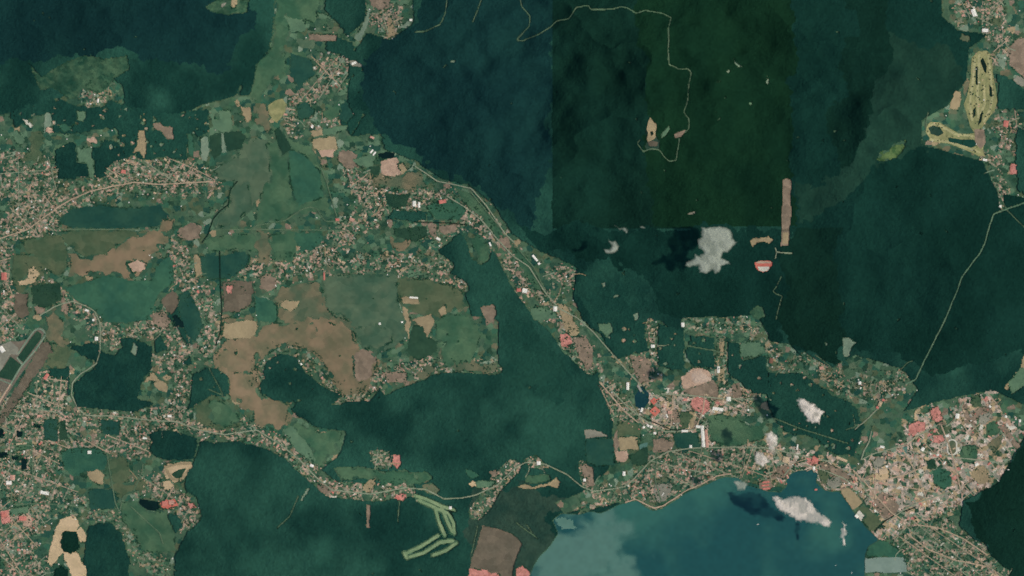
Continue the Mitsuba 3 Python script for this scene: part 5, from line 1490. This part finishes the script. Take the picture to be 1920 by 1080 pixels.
def lone_tree(x, y, r, lb):
    t = root('tree_clump', unique(lb, x, y), 'trees')
    X, Y = G((x, y))
    z = float(H(X, Y))
    ms, tk = [], []
    for k in range(7):
        ang, d = tr.uniform(0, 6.28), tr.uniform(0, r * .8)
        s = trimesh.creation.icosphere(subdivisions=2, radius=tr.uniform(.5, .75) * r)
        s.vertices *= (.75 + .5 * meshkit.noise(s.vertices / 4 + k, k))[:, None] * np.array([1, 1, .8])
        px, py = X + d * math.cos(ang), Y + d * math.sin(ang)
        s.apply_translation((px, py, z + 5 + r * .55)); ms.append(s)
        c = trimesh.creation.cone(radius=.8, height=5 + r * .8, sections=6); c.apply_translation((px, py, z)); tk.append(c)
    part(t, 'crown', trimesh.util.concatenate(ms), 'tree', var=.3)
    part(t, 'trunk', trimesh.util.concatenate(tk), 'umber')


for x, y, r in ((444, 661, 16), (557, 617, 16), (638, 667, 14), (664, 692, 14), (840, 627, 14), (614, 312, 22), (422, 640, 12), (300, 950, 12), (470, 470, 13), (545, 480, 12), (700, 560, 10), (800, 560, 11), (860, 640, 13), (270, 470, 11)):
    lone_tree(x, y, r, 'small dark clump of trees')

# ---------------------------------------------------------------- 9. boats in the bay
def boat(x, y, L, rot, lb):
    b = root('boat', lb, 'boat')
    X, Y = G((x, y))
    tw = T().translate([X, Y, .6]).rotate([0, 0, 1], rot)
    out = Polygon([(-.5, -.12), (.25, -.14), (.5, 0), (.25, .14), (-.5, .12)])
    hull = trimesh.creation.extrude_polygon(shapely.affinity.scale(out, L, L, origin=(0, 0)), L * .09, engine='earcut')
    cab = trimesh.creation.extrude_polygon(shapely.affinity.scale(out, L * .5, L * .6, origin=(0, 0)), L * .08, engine='earcut')
    cab.apply_translation((-L * .1, 0, L * .09 + .02))
    for nm, m, c in (('hull', hull, 'roof_white'), ('cabin', cab, 'roof_grey')):
        scene[part(b, nm, m, c)]['to_world'] = tw


boat(1421, 983, 34, 20, 'white ferry just south of the large cloud over the bay')
boat(1597, 1074, 30, 70, 'small white boat off the pale jetty flat in the south-eastern bay')
boat(1567, 1060, 22, 40, 'small white launch in the open water west of the jetty flat')

# ---------------------------------------------------------------- 10. clouds: lumpy bodies of vapour above the land, each with its own shadow on the ground
def vapour(value, opacity):
    return {'type': 'mask', 'opacity': opacity, 'bsdf': {'type': 'twosided', 'bsdf': {'type': 'diffuse', 'reflectance': {'type': 'rgb', 'value': value}}}}


def thinness(lo, hi):
    def fn(p, n, uv):
        return (lo + (hi - lo) * mikit.smoothstep(.34, .62, mikit.fbm(p.x / 110, p.y / 110, p.z / 400, octaves=4))) * mikit.smoothstep(-.05, .9, uv.x)
    return mikit.proc(fn)


scene['cloud_surface'] = vapour([.76, .75, .71], thinness(.4, .98))
scene['thin_cloud_surface'] = vapour([.40, .48, .43], thinness(.5, .84))
scene['dusty_cloud_surface'] = vapour([.64, .54, .46], thinness(.4, .8))


def cloud(pts, lb, base=760, seed=0, surf='cloud_surface', fray=4.5, fluff=1.0):
    """A shallow body of vapour: a domed, gently lumpy top over a flat base, with a torn border and loose tufts."""
    g = ragged(P(pts), 1.5, 1.5, seed + 70)
    c = .55
    x0, y0, x1, y1 = g.buffer(7).bounds
    yx, yy = np.meshgrid(np.arange(x0, x1, c), np.arange(y0, y1, c), indexing='ij')

    def depth(a, b):
        pp = shapely.points(a.ravel(), b.ravel())
        shapely.prepare(g)
        d = shapely.distance(g.boundary, pp) * np.where(shapely.contains(g, pp), 1, -1)
        n = meshkit.fbm(np.column_stack([a.ravel() / 4.2, b.ravel() / 4.2, np.full(a.size, seed * 2.3)]), 6, 64) - .5
        return (d + n * fray * 2.6).reshape(a.shape)

    keep = depth(yx[:-1, :-1] + c / 2, yy[:-1, :-1] + c / 2) > 0
    dv = np.clip(depth(yx, yy), 0, 9)
    pp = shapely.points(yx.ravel(), yy.ravel())
    dsm = (shapely.distance(g.boundary, pp) * shapely.contains(g, pp)).reshape(yx.shape)
    lump = meshkit.fbm(np.stack([yx / 3.5, yy / 3.5, yx * 0 + seed], -1), 4, 65)
    w = G(np.stack([yx, yy], -1))
    top = base + 4 + 20 * (1 - np.exp(-np.clip(dsm, 0, 20) / 5)) + fluff * 9 * (lump - .5) * np.clip(dv / 2, 0, 1)
    v, f = grid_mesh(w[..., 0], w[..., 1], top, keep)
    lo = v.copy()
    lo[:, 2] = base - 8 * np.clip(dv.ravel() / 3, 0, 1)
    n0 = len(v)
    e = np.sort(f[:, [0, 1, 1, 2, 2, 0]].reshape(-1, 2), 1)
    eu, cnt = np.unique(e, axis=0, return_counts=True)
    b = eu[cnt == 1]
    f = np.vstack([f[:, ::-1], f + n0, np.stack([b[:, 0], b[:, 1], b[:, 1] + n0], -1), np.stack([b[:, 0], b[:, 1] + n0, b[:, 0] + n0], -1)])
    v = np.vstack([v, lo])
    used, inv = np.unique(f, return_inverse=True)
    key = numbered('cloud')
    scene[key] = mikit.ply(trimesh.Trimesh(v[used], inv.reshape(f.shape), process=False), surf, smooth=True, uv=np.column_stack([np.tile(dv.ravel() / 7, 2), np.zeros(2 * n0)])[used])
    labels[key] = {'label': said(lb), 'category': 'cloud', 'group': 'low clouds over the island'}


cloud('1310,428 1330,426 1358,426 1366,434 1370,448 1378,456 1368,466 1360,476 1352,476 1348,484 1362,490 1364,496 1350,500 1344,512 1336,514 1330,508 1320,514 1308,512 1304,500 1290,502 1278,500 1282,492 1296,484 1298,474 1306,480 1314,474 1304,464 1302,452 1310,444', 'large star-shaped grey-white cloud over the dark forest', seed=1, surf='thin_cloud_surface', fray=2.5)
cloud('1137,443 1141,452 1152,452 1159,462 1156,472 1146,477 1134,476 1127,466 1140,468 1144,462 1138,455', 'crescent-shaped small cloud over the forest', seed=2, surf='thin_cloud_surface', fray=2)
cloud('1150,425 1160,428 1172,426 1176,434 1172,440 1166,434 1156,432', 'thin wisp of cloud north of the crescent cloud', seed=3, surf='thin_cloud_surface', fray=3)
cloud('1194,425 1206,427 1208,430 1198,430', 'tiny wisp of cloud east of the crescent cloud', seed=4, surf='thin_cloud_surface', fray=2)
cloud('1288,702 1296,692 1312,690 1322,700 1330,708 1322,716 1306,719 1294,717', 'smooth pinkish cloud over the bare ground near the lake', seed=5, surf='dusty_cloud_surface')
cloud('1487,746 1500,744 1514,750 1524,758 1540,770 1532,780 1530,793 1516,790 1506,788 1500,776 1492,764', 'small white cloud over the wooded valley north of the town', seed=6)
cloud('1428,808 1440,804 1452,812 1454,830 1448,844 1436,840 1430,826', 'small pale cloud at the edge of the town, north-west of the coral roofs', seed=7)
cloud('1440,926 1452,924 1462,930 1482,924 1500,926 1514,934 1520,944 1532,956 1546,964 1554,974 1550,982 1540,984 1526,976 1510,976 1500,972 1486,972 1474,962 1456,954 1448,942', 'long ragged cloud over the harbour end of the bay', seed=8)
cloud('1406,848 1418,844 1434,850 1438,862 1424,872 1410,866', 'faint small cloud above the shore quarter of the town', seed=9)
cloud('1572,970 1579,978 1580,996 1577,1010 1580,1018 1572,1020 1568,1000', 'narrow upright cloud over the water off the reclaimed harbour wedge', seed=10)
cloud('1368,898 1386,894 1398,902 1392,914 1376,916', 'thin cloud at the shoreline beside the bay', seed=11, surf='thin_cloud_surface')
print('entries', len(scene))
